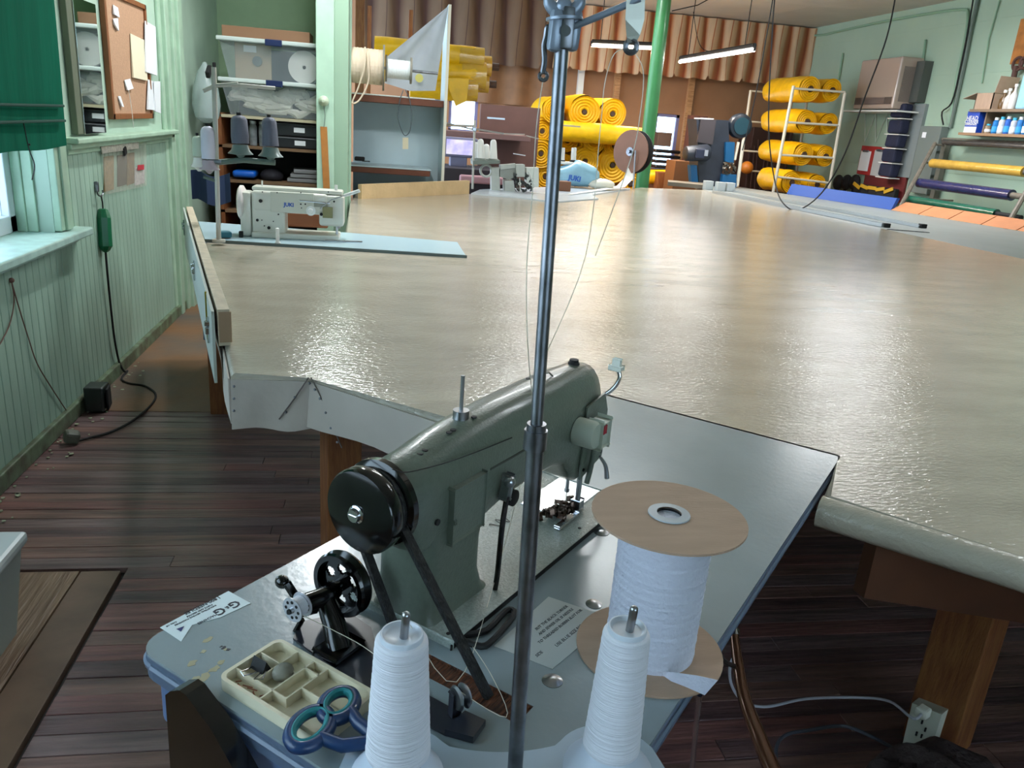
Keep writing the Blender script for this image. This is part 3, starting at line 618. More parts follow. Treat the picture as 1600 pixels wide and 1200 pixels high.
# ---- bobbin winder
bw = thing('bobbin_winder', 'black cast bobbin winder with holed wheel next to the handwheel', 'bobbin winder', tuple(L(.15, .17, T0)), SANG)
part('base_plate', B(SM).prism([Sp(458, 1001, T0)[:2], Sp(468, 975, T0)[:2], Sp(545, 960, T0)[:2], Sp(580, 984, T0)[:2], (.150, .275), (.150, .40), (.112, .40), (.108, .30)], T0+.001, T0+.004), mat('winder_plate', (40, 42, 52), .3, coat=.4), bw)
wc = Vector((.197, .160, .818)); 
def disc_holes(c, ax_s, r, rim, nh, rh, rhc, th):
    """spoked disc along s with round holes"""
    b = B(SM); n = 48
    o = Vector(c)
    def P(rad, a, ds): return Vector((o.x+ds, o.y+rad*math.cos(a), o.z+rad*math.sin(a)))
    prof = [(rim, -.010), (r, -.010), (r+.002, -.006), (r-.004, 0), (r+.002, .006), (r, .010), (rim, .010)]
    R = []
    for k in range(n):
        a = 2*PI*k/n; R.append([P(q_[0], a, q_[1]) for q_ in prof])
    b.rings([*R, R[0]], cap=(False, False))
    # web: sectors between holes built as polar grid, skipping cells inside holes
    nr, na = 10, 72
    grid = {}
    for i in range(nr+1):
        for j in range(na):
            rad = .006+(rim+.001-.006)*i/nr; a = 2*PI*j/na
            for side in (0, 1): grid[i, j, side] = b.bm.verts.new(SM @ P(rad, a, -th/2 if side == 0 else th/2))
    def hole(i, j):
        rad = .006+(rim+.001-.006)*(i+.5)/nr; a = 2*PI*(j+.5)/na
        for h in range(nh):
            ha = 2*PI*(h+.5)/nh
            if (rad*math.cos(a)-rhc*math.cos(ha))**2+(rad*math.sin(a)-rhc*math.sin(ha))**2 < rh*rh: return True
        return False
    for i in range(nr):
        for j in range(na):
            if hole(i, j): continue
            k = (j+1) % na
            b.bm.faces.new([grid[i, j, 0], grid[i, k, 0], grid[i+1, k, 0], grid[i+1, j, 0]])
            b.bm.faces.new([grid[i, j, 1], grid[i+1, j, 1], grid[i+1, k, 1], grid[i, k, 1]])
            if hole(i, k):
                b.bm.faces.new([grid[i, k, 0], grid[i, k, 1], grid[i+1, k, 1], grid[i+1, k, 0]])
            if hole(i, (j-1) % na):
                b.bm.faces.new([grid[i, j, 0], grid[i+1, j, 0], grid[i+1, j, 1], grid[i, j, 1]])
    bmesh.ops.delete(b.bm, geom=[v for v in b.bm.verts if not v.link_faces], context='VERTS')
    return b
part('winder_wheel', disc_holes(wc, 0, .044, .037, 6, .0078, .024, .004), BLACK, bw, smooth=True)
part('wheel_hub', B(SM).cyl((.184, .160, .818), (.203, .160, .818), .009, n=16), BLACK, bw, smooth=True)
part('spindle', B(SM).cyl((.105, .160, .824), (.19, .160, .818), .004, n=10), STEEL, bw, smooth=True)
part('frame', B(SM).tube([(.125, .160, .824), (.150, .165, .822), (.180, .163, .819)], lambda t: .0125, 12).tube([(.160, .166, .815), (.156, .185, .79), (.146, .205, T0+.004)], lambda t: .013+.004*t, 10).box((.145, .205, T0+.008), (.05, .035, .008), bev=.003), BLACK, bw, smooth=True)
part('stop_arm', B(SM).tube([nearby(482, 958, .150), nearby(466, 938, .142), nearby(455, 922, .138), nearby(448, 911, .136)], .006, 8, smooth=3).ball(nearby(441, 909, .136), (.009, .010, .009)).tube([nearby(472, 968, .145), nearby(459, 992, .142)], .004, 6).tube([nearby(492, 950, .15), nearby(455, 960, .14)], .008, 8), BLACK, bw, smooth=True)
tc_ = Vector(Sp(712, 1088, T0+.03))
part('tension_bracket', B(SM).prism([(.112, .40), (.150, .40), (.152, .428), (.122, .432)], T0+.001, T0+.010).box((tc_.x, tc_.y, T0+.018), (.012, .006, .036), (0, 0, .4), bev=.002), MC['winder_plate'], bw)
part('tension_disc', B(SM).lathe(tc_+Vector((-.004, .002, 0)), tc_+Vector((.010, .008, 0)), [(0, .013), (.2, .015), (.45, .006), (.55, .006), (.8, .015), (1, .013)], 24), STEEL, bw, smooth=True)
bo = thing('bobbin', 'metal bobbin with white thread on the winder spindle', 'bobbin', tuple(L(.112, .160, .824)), SANG)
bc = Vector((.109, .160, .824))
part('thread', B(SM).cyl(bc+Vector((.002, 0, 0)), bc+Vector((.016, 0, 0)), .0125, n=24), THREAD, bo, smooth=True)
part('flange', B(SM).cyl(bc+Vector((0, 0, 0)), bc+Vector((.0015, 0, 0)), .0165, n=28).cyl(bc+Vector((.0165, 0, 0)), bc+Vector((.018, 0, 0)), .0165, n=28), mat('bobbin_alu', (205, 205, 210), .35, .7), bo, smooth=True)
hb = B(SM)
for k in range(8):
    a = 2*PI*k/8; hb.cyl(bc+Vector((-.0006, .0108*math.cos(a), .0108*math.sin(a))), bc+Vector((.0004, .0108*math.cos(a), .0108*math.sin(a))), .0022, n=8)
hb.cyl(bc+Vector((-.006, 0, 0)), bc+Vector((.0002, 0, 0)), .0036, n=10)
part('flange_hole', hb, BLACKM, bo)
# ---- tray of notions
tr = thing('parts_tray', 'cream compartment tray of small notions lying on near table corner', 'tray', tuple(L(.06, .2, T0)), SANG)
TRM = mat('cream_plastic', (222, 212, 184), .4)
ts0, ts1, tt0, tt1 = .012, .106, .138, .305; tz = T0+.016
b = B(SM); b.prism(rrect(ts0, ts1, tt0, tt1, r=(.012,)*4), T0, T0+.002)
ro = rrect(ts0, ts1, tt0, tt1, r=(.012,)*4); ri = rrect(ts0+.005, ts1-.005, tt0+.005, tt1-.005, r=(.009,)*4)
b.rings([[Vector((*p, T0+.001)) for p in ro], [Vector((*p, tz)) for p in ro], [Vector((*p, tz)) for p in ri], [Vector((*p, T0+.002)) for p in ri]], cap=(False, False))
for (a0, a1, c0, c1) in ((.035, .037, tt0, .23), (ts0, ts1, .205, .207), (.037, ts1, .1765, .178), (.037, ts1, .228, .230), (.072, .074, tt0, .205), (.058, .060, .23, tt1), (.085, .087, .205, .23)):
    b.bb((a0, c0, T0+.001), (a1, c1, tz-.001))
part('tray_body', b, TRM, tr, smooth=False)
bcq = L(.056, .166, tz+.004)
bc_ = thing('binder_clip', 'black binder clip with silver loops in the cream tray', 'clip', tuple(bcq), SANG)
part('clip_body', B(SM).rings([[Vector((.050, .150, tz-.006)), Vector((.064, .150, tz-.006)), Vector((.057, .150, tz+.008))], [Vector((.050, .172, tz-.006)), Vector((.064, .172, tz-.006)), Vector((.057, .172, tz+.008))]]), BLACKM, bc_)
part('clip_handle', B(SM).tube([(.052, .154, tz-.004), (.030, .158, tz+.004), (.028, .166, tz+.004), (.052, .168, tz-.004)], .0009, 6).tube([(.050, .170, tz-.004), (.030, .182, tz+.006), (.036, .190, tz+.006), (.056, .172, tz-.002)], .0009, 6), CHROME, bc_, smooth=True)
b = B(SM); b.ball((.066, .190, tz-.003), (.014, .012, .010), 14)
one('wax_lump', b, mat('grey_wax', (140, 136, 122), .6, bump=.3, scale=80), 'grey rounded wax lump in the cream tray', 'wax', smooth=True)
b = B(SM)
random.seed(5)
for i in range(14):
    s_ = .018+.012*random.random(); t_ = .148+.05*random.random(); a = random.random()*3; b.tube([(s_, t_, T0+.004+.004*random.random()), (s_+.006*math.cos(a), t_+.012*abs(math.sin(a))+.003, T0+.006)], .0009, 5)
q = part('pins', b, mat('copper_pins', (170, 120, 100), .3, .9), None, loc=L(.02, .16, T0)); tag(q, 'loose pins and snaps in end compartment of the cream tray', 'pins'); q['kind'] = 'stuff'
# ---- scissors
sz_ = thing('scissors', 'scissors with blue and teal handle loops lying over the tray', 'scissors', tuple(L(.03, .28, T0+.02)), SANG)
SCB = mat('scissor_blue', (18, 52, 96), .4, coat=.2); SCT = mat('scissor_teal', (30, 122, 128), .55)
def loop(cx, cy, rx, ry, ang, z):
    o = Vector(Sp(cx, cy, z)); b = B(SM); b2 = B(SM); R = []; R2 = []
    for k in range(36):
        a = 2*PI*k/36; p = Vector((rx*math.cos(a), ry*math.sin(a), 0)); nrm = Vector((math.cos(a)/rx, math.sin(a)/ry, 0)).normalized()
        def rot(v): return Vector((v.x*math.cos(ang)-v.y*math.sin(ang), v.x*math.sin(ang)+v.y*math.cos(ang), v.z))
        R.append([o+rot(p+nrm*.0072*math.cos(q_)+Vector((0, 0, .0072*math.sin(q_)))) for q_ in [2*PI*j/10 for j in range(10)]])
        R2.append([o+rot(p-nrm*.0035+nrm*.0042*math.cos(q_)+Vector((0, 0, .002+.0058*math.sin(q_)))) for q_ in [2*PI*j/8 for j in range(8)]])
    b.rings([*R, R[0]], cap=(False, False)); b2.rings([*R2, R2[0]], cap=(False, False)); return b, b2
for (cx, cy, rx, ry, an) in ((485, 1138, .0195, .0285, 1.25), (529, 1102, .0175, .0235, 1.2)):
    b, b2 = loop(cx, cy, rx, ry, an, T0+.024)
    hd = part('handle', b, SCB, sz_, smooth=True); part('grip_lining', b2, SCT, hd, smooth=True)
e1 = Vector(Sp(535, 1165, T0+.024)); e2 = Vector(Sp(560, 1130, T0+.024)); pv = Vector((.045, .365, T0+.024))
part('shank', B(SM).tube([Vector(Sp(500, 1152, T0+.024)), e1, pv], .0075, 10).tube([Vector(Sp(548, 1112, T0+.024)), e2, pv], .0075, 10), SCB, sz_, smooth=True)
part('blade', B(SM).rings([[pv+Vector((-.006, 0, 0)), pv+Vector((.006, 0, 0)), pv+Vector((.006, 0, .003)), pv+Vector((-.006, 0, .003))], [pv+Vector((.002, .10, -.016)), pv+Vector((.004, .10, -.016)), pv+Vector((.004, .10, -.014)), pv+Vector((.002, .10, -.014))]]).cyl(pv+Vector((0, .004, -.004)), pv+Vector((0, .004, .007)), .005, n=12), STEEL, sz_)
# ---- big tape reel
def reel(label, c, rd, rw, h, group=None):
    t = thing('tape_reel', label, 'reel', tuple(c))
    z0 = c.z
    part('webbing', B().lathe((c.x, c.y, z0+.003), (c.x, c.y, z0+h-.003), [(0, rw)] + [(k/36+.01*(k % 2), rw*(1+(.008 if k % 2 else -.006)+.006*math.sin(k*1.7))) for k in range(1, 36)] + [(1, rw*.985)], 44), mat('white_webbing', (206, 208, 222), .7, bump=.4, scale=160, var=.05), t, smooth=False)
    for a, d in ((z0, .003), (z0+h-.003, .003)):
        part('cardboard_disc', B().lathe((c.x, c.y, a), (c.x, c.y, a+d), [(0, .014), (.01, rd), (1, rd), (1.01, .0145), (1.012, .0145)] if a == z0 else [(0, rw*.5), (.01, rd), (1, rd), (1.01, .016)], 56, cap=(False, False)), CARD, t)
    part('core_collar', B().lathe((c.x, c.y, z0+h-.001), (c.x, c.y, z0+h+.002), [(0, .016), (.5, .027), (1, .0265), (1.1, .016), (1.1, .0155)], 32, cap=(False, False)), mat('grey_collar', (170, 178, 184), .4), t, smooth=False)
    part('core_bore', B().lathe((c.x, c.y, z0+h-.06), (c.x, c.y, z0+h), [(0, .001), (.01, .016), (1, .016)], 24, cap=(True, False)), BLACKM, t)
    return t
rc = L(.405, .522, T0+.0002)
rt_ = reel('big reel of white webbing between two brown cardboard discs on the sewing table', rc, .098, .059, .203)
tl_ = [Zp(1005, 1045, T0+.006), Zp(1040, 1055, T0+.006), Zp(1080, 1065, T0+.02), Zp(1111, 1075, T0+.03)]
tw = [.004, .006, .011, .014]
R = []
for p, w_ in zip(tl_, tw):
    R.append([p+Vector((.3*w_, -.3*w_, w_)), p+Vector((-.3*w_, .3*w_, -w_)), p+Vector((-.3*w_+.001, .3*w_+.001, -w_)), p+Vector((.3*w_+.001, -.3*w_+.001, w_))])
part('loose_tail', B().rings(R), MC['white_webbing'], rt_, label='loose flat end of white webbing')
# ---- thread stand in the foreground
ts = thing('thread_stand', 'tall steel thread stand rising at the near edge in front of machine', 'thread stand', tuple(L(.092, .5, T0)), SANG)
PLT = mat('pale_stand_base', (176, 192, 206), .42, var=.05)
c1 = Vector((.030, .400)); c2 = Vector((.168, .578))
# base: two rounded lobes joined by a waist
ax = (c2-c1).normalized(); pr = Vector((-ax.y, ax.x)); Ld = (c2-c1).length; ol = []
for k in range(49):
    x = -.062 + (Ld+.124)*k/48
    def wd(x):
        y = 0
        for cx in (0, Ld):
            if abs(x-cx) < .062: y = max(y, math.sqrt(.062**2-(x-cx)**2))
        if 0 < x < Ld: y = max(y, .026+.030*abs(2*x/Ld-1)**2.0) if True else y
        return y
    ol.append((x, wd(x)))
outl = [c1+ax*x+pr*y for x, y in ol] + [c1+ax*x-pr*y*1.1 for x, y in ol[::-1]]
part('base', B(SM).prism([(p.x, p.y) for p in outl], T0+.001, T0+.012), PLT, ts, label='pale grey plastic base with two round lobes')
pb0 = Vector((.092, .507, T0+.01)); pm = Vector((.092, .494, 1.168)); pt = Vector((.092, .487, 1.475))
pb0 = Vector((.095, .503, T0+.01))
part('lower_tube', B(SM).cyl(pb0, pm, .0078, n=18), DSTEEL, ts, smooth=True)
part('collar', B(SM).cyl(pm+Vector((0, 0, -.022)), pm+Vector((0, 0, -.004)), .0105, n=16).cyl(pm+Vector((0, 0, -.004)), pm+Vector((0, 0, .002)), .0088, n=16), DSTEEL, ts, smooth=True)
part('upper_tube', B(SM).cyl(pm, pt, .0055, n=16), DSTEEL, ts, smooth=True)
def onp(x, y, d=.0):      # a point at the pole's distance (plane through the pole facing the eye)
    c = SM @ pt; nrm = Vector((EYE.x-c.x, EYE.y-c.y, 0)).normalized(); dr = ray(x, y); k = (c-nrm*d-EYE).dot(nrm)/dr.dot(nrm); return EYE+dr*k
GM = mat('grey_cast', (138, 148, 162), .35, .35)
k_ = onp(880, 46)
for dx in (-11, 17):
    c = onp(880+dx, 48, -.004 if dx < 0 else .004)
    part('wing_clamp', B().box(c, (.012 if dx < 0 else .010, .010, .030), (0, .05, YAW), bev=.004), GM, ts, smooth=True)
part('clamp_core', B().box(onp(884, 45), (.010, .016, .030), bev=.002).cyl(onp(880, 30), onp(880, 60), .0075, n=14).cyl(onp(884, 48, -.01), onp(884, 48, .012), .004, n=10), DSTEEL, ts, smooth=True)
c = onp(882, 20); part('cap_nut', B().lathe(onp(882, 32), onp(882, 14), [(0, .014), (.25, .014), (.4, .008), (1, .006)], 18).ball(onp(881, 12), .007), GM, ts, smooth=True)
for sx in (-1, 1):
    part('wing', B().tube([onp(882+sx*4, 20), onp(882+sx*15, 16), onp(882+sx*24, 4), onp(882+sx*22, -8)], lambda t: .006*(1-.35*t), 10, smooth=4), GM, ts, smooth=True)
part('guide_arm', B().tube([onp(892, 43), onp(930, 28), onp(978, 8), onp(1000, -2)], .0026, 10), GM, ts, smooth=True)
part('hanging_guide', B().rings([[onp(979, -6, -.003), onp(1008, -6, .0), onp(1008, -6, .004), onp(979, -6, .0015)], [onp(977, 30, -.003), onp(1007, 30, .0), onp(1007, 30, .004), onp(977, 30, .0015)], [onp(979, 58, -.004), onp(1000, 55, .0), onp(1000, 55, .004), onp(979, 58, .001)], [onp(980, 66, -.004), onp(994, 66, .0), onp(994, 66, .004), onp(980, 66, .001)]]), mat('bent_strip_steel', (150, 150, 140), .35, .8), ts)
part('eyelet', B().torus(onp(986, 73), (fw.x, fw.y, 0), .0042, .0022, 20, 8), DSTEEL, ts, smooth=True)
part('left_hook', B().tube([onp(864, 46), onp(856, 42), onp(853, 58), onp(850, 72), onp(851, 95), onp(848, 114)], .0022, 8, smooth=4).torus(onp(849, 119), (fw.x, fw.y, 0), .003, .0015, 16, 6), DSTEEL, ts, smooth=True)
def cone(label, st_, zt, r0, r1, grp):
    t = thing('thread_cone', label, 'thread cone', tuple(L(st_[0], st_[1], T0+.012)), group=grp)
    s_, q_ = st_; n = 56; z0 = T0+.045
    prof = [(0, r0*.96)] + [((k+.5)/n, (r0+(r1-r0)*(k/n))*(1+.006*((k % 3)-1)+.004*math.sin(k*.9))) for k in range(n-1)] + [(.975, r1*1.0), (.99, r1*.95), (1, r1*.86)]
    part('thread', B(SM).lathe((s_, q_, z0), (s_, q_, zt), prof, 40, cap=(True, True)), THREAD, t, smooth=True)
    part('cone_tube', B(SM).lathe((s_, q_, zt-.002), (s_, q_, zt+.005), [(0, r1*.84), (.8, r1*.83), (1, r1*.80), (1, r1*.74), (.7, r1*.70), (.45, r1*.62), (.4, .001)], 32, cap=(True, True)), mat('milky_plastic', (206, 212, 222), .3), t, smooth=True)
    part('cup', B(SM).lathe((s_, q_, T0+.012), (s_, q_, T0+.055), [(0, .048), (.08, .048), (.3, .040), (.7, .030), (1, .024)], 36), mat('grey_cup', (196, 204, 218), .4), t, smooth=True)
    part('spool_pin', B(SM).cyl((s_, q_, zt-.04), (s_+.0005, q_+.004, zt+.026), .0042, n=12).ball((s_+.0005, q_+.004, zt+.026), .0042, 10), STEEL, t, smooth=True)
    return t
cone('left white thread cone on the stand, hiding the scissor blades', (.028, .402), .942, .033, .0255, 'white thread cones on the thread stand')
cone('right white thread cone on the stand, in front of the webbing reel', (.168, .575), .948, .030, .0235, 'white thread cones on the thread stand')
# ================================================================ LEFT WALL THINGS
GF = mat('green_canvas', (4, 92, 70), .9, spec=.1, bump=.3, scale=7, var=.12, vscale=4, stretch=(1, 3, .4))
sx = XL+.045
rs = thing('roman_shade', 'dark green fabric roman shade pulled halfway down the left window', 'shade', (sx, 2.8, 1.2))
yb = Xp(106, 225, sx).y; zb = Xp(106, 225, sx).z; zt0 = 2.5
def shf(u, v):
    y = 1.9+(yb-1.9)*u; z = zb-.01+(zt0-zb)*v
    if v > .75: pass
    return Vector((sx+.008*math.sin(u*5+v*3)+.010*math.sin(v*PI)*1.0, y-.06*v*u, z+.004*math.sin(u*20)*(1-v)))
part('fabric', B().grid(shf, 24, 16, th=.003), GF, rs, smooth=True)
for z in (Xp(98, 165, sx).z, Xp(98, 188, sx).z):
    part('rib_fold', B().box((sx+.016, (1.9+yb)/2-.025, z), (.014, yb-1.96, .010), bev=.003), mat('green_fold', (8, 64, 52), .8), rs)
part('pull_cord', B().tube([Xp(36, 188, sx+.02), Xp(45, 232, sx+.02), Xp(54, 258, sx+.02), Xp(50, 281, sx+.02)], .0022, 6, smooth=4).ball(Xp(46, 226, sx+.02), .004), BLACKM, rs, smooth=True)
# mirror
ma, mb2 = 4.03, 4.32; mz0, mz1 = 1.225, 1.80
m_ = thing('wall_mirror', 'narrow frameless mirror leaning on the wall ledge beside the window', 'mirror', (XL, 4.17, mz0))
part('backing', B().bb((XL+.002, ma-.07, mz0), (XL+.030, mb2, mz1), bev=.003), mat('mirror_back', (96, 104, 84), .6), m_)
part('glass', B().bb((XL+.031, ma, mz0), (XL+.036, mb2, mz1), bev=.001), mat('mirror', (225, 232, 228), .02, 1.0), m_)
# cork board
cy0, cy1, cz0, cz1 = 4.48, 5.22, 1.285, 1.90
cb = thing('cork_board', 'brown framed cork notice board with pinned papers on left wall', 'notice board', (XL, 4.85, cz0))
part('cork', B().bb((XL+.004, cy0+.02, cz0+.02), (XL+.016, cy1-.02, cz1)), mat('cork', (184, 144, 114), .8, bump=.3, scale=120, var=.08, vscale=60), cb)
FRM = mat('oak_frame', (136, 82, 44), .5, var=.15, stretch=(1, 8, 1))
part('frame', B().bb((XL+.002, cy0, cz0), (XL+.028, cy0+.03, cz1), bev=.002).bb((XL+.002, cy1-.025, cz0), (XL+.028, cy1, cz1), bev=.002).bb((XL+.002, cy0, cz0), (XL+.028, cy1, cz0+.028), bev=.002).bb((XL+.002, cy0, cz1-.025), (XL+.028, cy1, cz1), bev=.002), FRM, cb)
cx = XL+.020
def pin_paper(pts, m, label, dx=0.0):
    P = [Xp(x, y, cx+dx) for x, y in pts]
    P2 = [p+Vector((.002+.006*(i >= 2), 0, 0)) for i, p in enumerate(P)]
    one('pinned_paper', B().rings([P, [p+Vector((.0015+(.008 if i >= 2 else 0), 0, 0)) for i, p in enumerate(P)]]), m, label, 'paper', group='papers on the cork board')
pin_paper([(203, 52), (226, 63), (228, 126), (206, 121)], CREAM, 'cream sheet pinned near the middle right of the cork board')
pin_paper([(226, 32), (243, 42), (243, 118), (226, 112)], PAPER, 'long white sheet pinned at top right of the cork board', .006)
pin_paper([(231, 124), (240, 127), (240, 172), (229, 171)], PAPER, 'white slip pinned at lower right of the cork board, left of a pair', .004)
pin_paper([(240, 127), (250, 127), (249, 177), (241, 174)], PAPER, 'white slip overhanging the lower right frame of the cork board', .012)
pin_paper([(176, 7), (184, 12), (184, 27), (176, 22)], PAPER, 'small white card at top left corner of the cork board')
pin_paper([(176, 29), (184, 28), (183, 48), (177, 38)], PAPER, 'second small white card under the one in the top left corner')
pin_paper([(194, 125), (203, 123), (206, 138), (197, 141)], PAPER, 'small printed tag with white string on the cork board')
pin_paper([(184, 150), (188, 150), (191, 167), (188, 166)], PAPER, 'curled scrap at the lower left of the cork board')
one('white_string', B().tube([Xp(201, 141, cx+.006), Xp(205, 165, cx+.012), Xp(209, 200, cx+.02)], .0015, 5), WHITE, 'thin white string hanging down from the tag on the cork board', 'string')
# hanging clear pouches
pc = XL+.022; P0 = [Xp(x, y, pc) for x, y in ((158, 229), (228, 222), (229, 290), (165, 304))]
hp_ = thing('clear_pocket_organizer', 'clear plastic pocket strip of notions hanging below the wall ledge', 'organizer', tuple((P0[2]+P0[3])/2))
CLR = mat('clear_plastic', (215, 210, 196), .15, trans=.0, alpha=.18, bump=.4, scale=30)
part('pocket_sheet', B().quad([P0[0], P0[1], P0[2], P0[3]], -.002), CLR, hp_)
part('top_hem', B().quad([Xp(157, 229, pc+.004), Xp(216, 221, pc+.004), Xp(216, 232, pc+.004), Xp(159, 240, pc+.004)], -.003), mat('milky_hem', (196, 190, 178), .4, bump=.8, scale=60, var=.2, vscale=60), hp_)
for (x0, y0, x1, y1, cc) in ((163, 245, 178, 300, (150, 126, 88)), (184, 243, 198, 292, (70, 58, 52)), (199, 240, 210, 290, (122, 98, 66)), (211, 262, 226, 290, (206, 200, 200))):
    part('pocket_content', B().quad([Xp(x0, y0, pc-.006), Xp(x1, y0-2, pc-.006), Xp(x1, y1-4, pc-.006), Xp(x0, y1, pc-.006)], .004), mat('pouch_%d' % x0, cc, .6, bump=.4, scale=40, var=.25, vscale=50), hp_)
part('red_tag', B().quad([Xp(215, 258, pc+.003), Xp(225, 257, pc+.003), Xp(225, 265, pc+.003), Xp(215, 266, pc+.003)], -.001), mat('red_print', (190, 60, 70), .5), hp_)
part('black_clip', B().box(Xp(195, 236, pc+.008), (.012, .045, .04), (.3, 0, 0), bev=.004), BLACKM, hp_)
# hook and green in-line transformer
hx = XL+.035
hk = thing('wall_hook', 'dark metal wall hook on the beadboard, holding the green transformer', 'hook', tuple(Xp(152, 305, XL+.012)))
part('hook_wire', B().tube([Xp(150, 289, hx), Xp(151, 298, hx), Xp(154, 305, hx), Xp(159, 306, hx), Xp(161, 301, hx), Xp(160, 298, hx)], .004, 8, smooth=4), DSTEEL, hk, smooth=True)
part('hook_plate', B().box(Xp(151, 292, XL+.02), (.018, .02, .05), bev=.004), DSTEEL, hk)
g_ = thing('green_inline_transformer', 'emerald green inline power box with black cord hanging on the left wall', 'power supply', tuple(Xp(163, 385, hx)))
part('case', B().lathe(Xp(161, 326, hx), Xp(165, 394, hx), [(0, .012), (.02, .022), (.12, .030), (.2, .034), (.85, .034), (.95, .022), (1, .010)], 8), mat('emerald_plastic', (8, 104, 66), .35, coat=.3), g_)
part('hang_loop', B().tube([Xp(158, 306, hx), Xp(160, 316, hx), Xp(161, 328, hx)], .004, 6), BLACKM, g_)
cp = [Xp(165, 394, hx), Xp(168, 430, hx), Xp(173, 480, XL+.03), Xp(179, 530, XL+.03), Xp(186, 565, XL+.03), Xp(194, 580, XL+.05)]
cp += [Zp(*q, .008) for q in ((199, 580), (190, 592), (202, 599), (226, 603), (242, 614), (241, 626), (226, 643), (200, 662), (170, 676), (140, 684), (122, 689))]
part('cord', B().tube(cp, .0055, 7, smooth=5), BLACKM, g_, smooth=True)
part('plug', B().box(Zp(112, 682, .03), (.06, .05, .05), (.2, .3, .5), bev=.012), mat('grey_plug', (96, 98, 84), .5), g_)
bx = Zp(130, 640, 0)
bb2 = thing('black_socket_box', 'dark metal socket box at the skirting of the left wall', 'socket box', (XL+.06, bx.y, 0))
part('box', B().box((XL+.085, bx.y, .065), (.085, .10, .12), bev=.008), mat('dark_green_box', (34, 44, 42), .35, coat=.2), bb2)
part('cover', B().box((XL+.132, bx.y+.01, .062), (.01, .085, .10), (0, 0, .15), bev=.004), BLACKM, bb2)
wr = B(); wr.tube([Xp(18, 440, XL+.02), Xp(30, 482, XL+.02), Xp(45, 530, XL+.02), Xp(58, 568, XL+.02), Xp(80, 605, XL+.02), Xp(108, 648, XL+.02)], .0024, 5, smooth=4)
wr.tube([Xp(18, 440, XL+.02), Xp(22, 470, XL+.02), Xp(14, 510, XL+.02), Xp(-6, 548, XL+.02)], .0024, 5, smooth=4).ball(Xp(18, 438, XL+.018), .01)
one('brown_wire', wr, mat('brown_wire', (110, 78, 68), .6), 'thin brown wire hanging from a nail on the beadboard below the window', 'wire', smooth=True)
cl2 = B(); cl2.tube([Zp(*q, .02) for q in ((0, 765), (15, 742), (60, 730), (40, 745), (70, 700))][:3], .003, 5)
# white bin on the floor at the left
q = Zp(18, 1075, 0)
wb_ = thing('white_storage_bin', 'white plastic storage bin with lid at the lower left corner of the picture', 'bin', (-1.13, 1.72, 0))
X1 = -.93; YF = 1.62; YB2 = 2.02
part('body', B().rings([[Vector(p) for p in ((-1.32, YF+.03, .0), (X1-.03, YF+.03, 0), (X1-.03, YB2-.03, 0), (-1.32, YB2-.03, 0))], [Vector(p) for p in ((-1.35, YF, .26), (X1, YF, .26), (X1, YB2, .26), (-1.35, YB2, .26))]]), mat('frosted_plastic', (176, 186, 180), .4), wb_)
part('lid', B().box(((-1.35+X1)/2, (YF+YB2)/2, .278), (.45, .43, .035), bev=.012), mat('white_lid', (206, 214, 214), .35), wb_)
# ================================================================ CLOSET
sh = thing('closet_shelf_unit', 'brown wooden shelf unit inside the closet behind the thread stand', 'shelf', (-.8, 6.7, 0))
SHW = mat('shelf_board', (120, 92, 66), .6, var=.15)
part('side_panel', B().bb((XL+.16, 6.42, 0), (XL+.19, 7.0, 1.33)), WOOD, sh)
part('side_panel', B().bb((-.46, 6.45, 0), (-.43, 7.0, 1.33)), WOOD, sh)
part('back_panel', B().bb((XL+.16, 6.99, 0), (-.43, 7.0, 1.30)), mat('dark_back', (26, 24, 24), .8), sh)
zs = [Yp(400, 182, 6.42).z, Yp(400, 229, 6.42).z, Yp(400, 283, 6.42).z, Yp(400, 330, 6.42).z, .3]
for i, z in enumerate(zs):
    part('shelf', B().bb((XL+.16, 6.42, z-.02), (-.43, 7.0, z)), mat('cream_shelf', (190, 180, 150), .6) if i == 0 else SHW, sh)
BINM = mat('clear_bin', (190, 200, 205), .12, alpha=.30)
LIDM = mat('bin_lid', (206, 216, 212), .3)
NAVY = mat('navy_latch', (22, 40, 86), .4)
def binbox(z0, z1, label):
    t = thing('storage_bin', label, 'bin', (-.85, 6.6, z0), group='clear lidded bins in the closet')
    xa, xb = XL+.20, -.44
    part('bin_body', B().rings([[Vector(p) for p in ((xa+.05, 6.46, z0), (xb-.02, 6.46, z0), (xb-.02, 6.92, z0), (xa+.05, 6.92, z0))], [Vector(p) for p in ((xa, 6.42, z1-.03), (xb, 6.42, z1-.03), (xb, 6.96, z1-.03), (xa, 6.96, z1-.03))]]), BINM, t)
    part('bin_back', B().bb((xa+.04, 6.90, z0), (xb-.02, 6.91, z1-.04)), mat('bin_slate', (70, 80, 96), .6), t)  # slate-coloured sheet inside the rear of the bin
    part('lid', B().box(((xa+xb)/2, 6.69, z1-.015), (xb-xa+.04, .60, .03), bev=.008), LIDM, t)
    part('latch', B().box((-.80, 6.395, z1-.02), (.12, .02, .045), bev=.005), NAVY, t)
    return t
zA0, zA1, zB1 = zs[0]+.003, Yp(400, 124, 6.4).z, Yp(400, 60, 6.4).z
binbox(zA0, zA1, 'lower clear bin in the closet stuffed with crumpled white fabric')
binbox(zA1+.002, zB1, 'upper clear bin in the closet with a white tape roll inside')
random.seed(11)
fb = B()
for i in range(26):
    x = XL+.30+.60*random.random(); z = zA0+.05+.15*random.random()
    fb.tube([(x+.12*random.uniform(-1, 1), 6.50+.02*random.random(), z+.03*random.uniform(-1, 1)) for _ in range(4)], lambda t: .012+.022*math.sin(t*PI), 7, smooth=4)
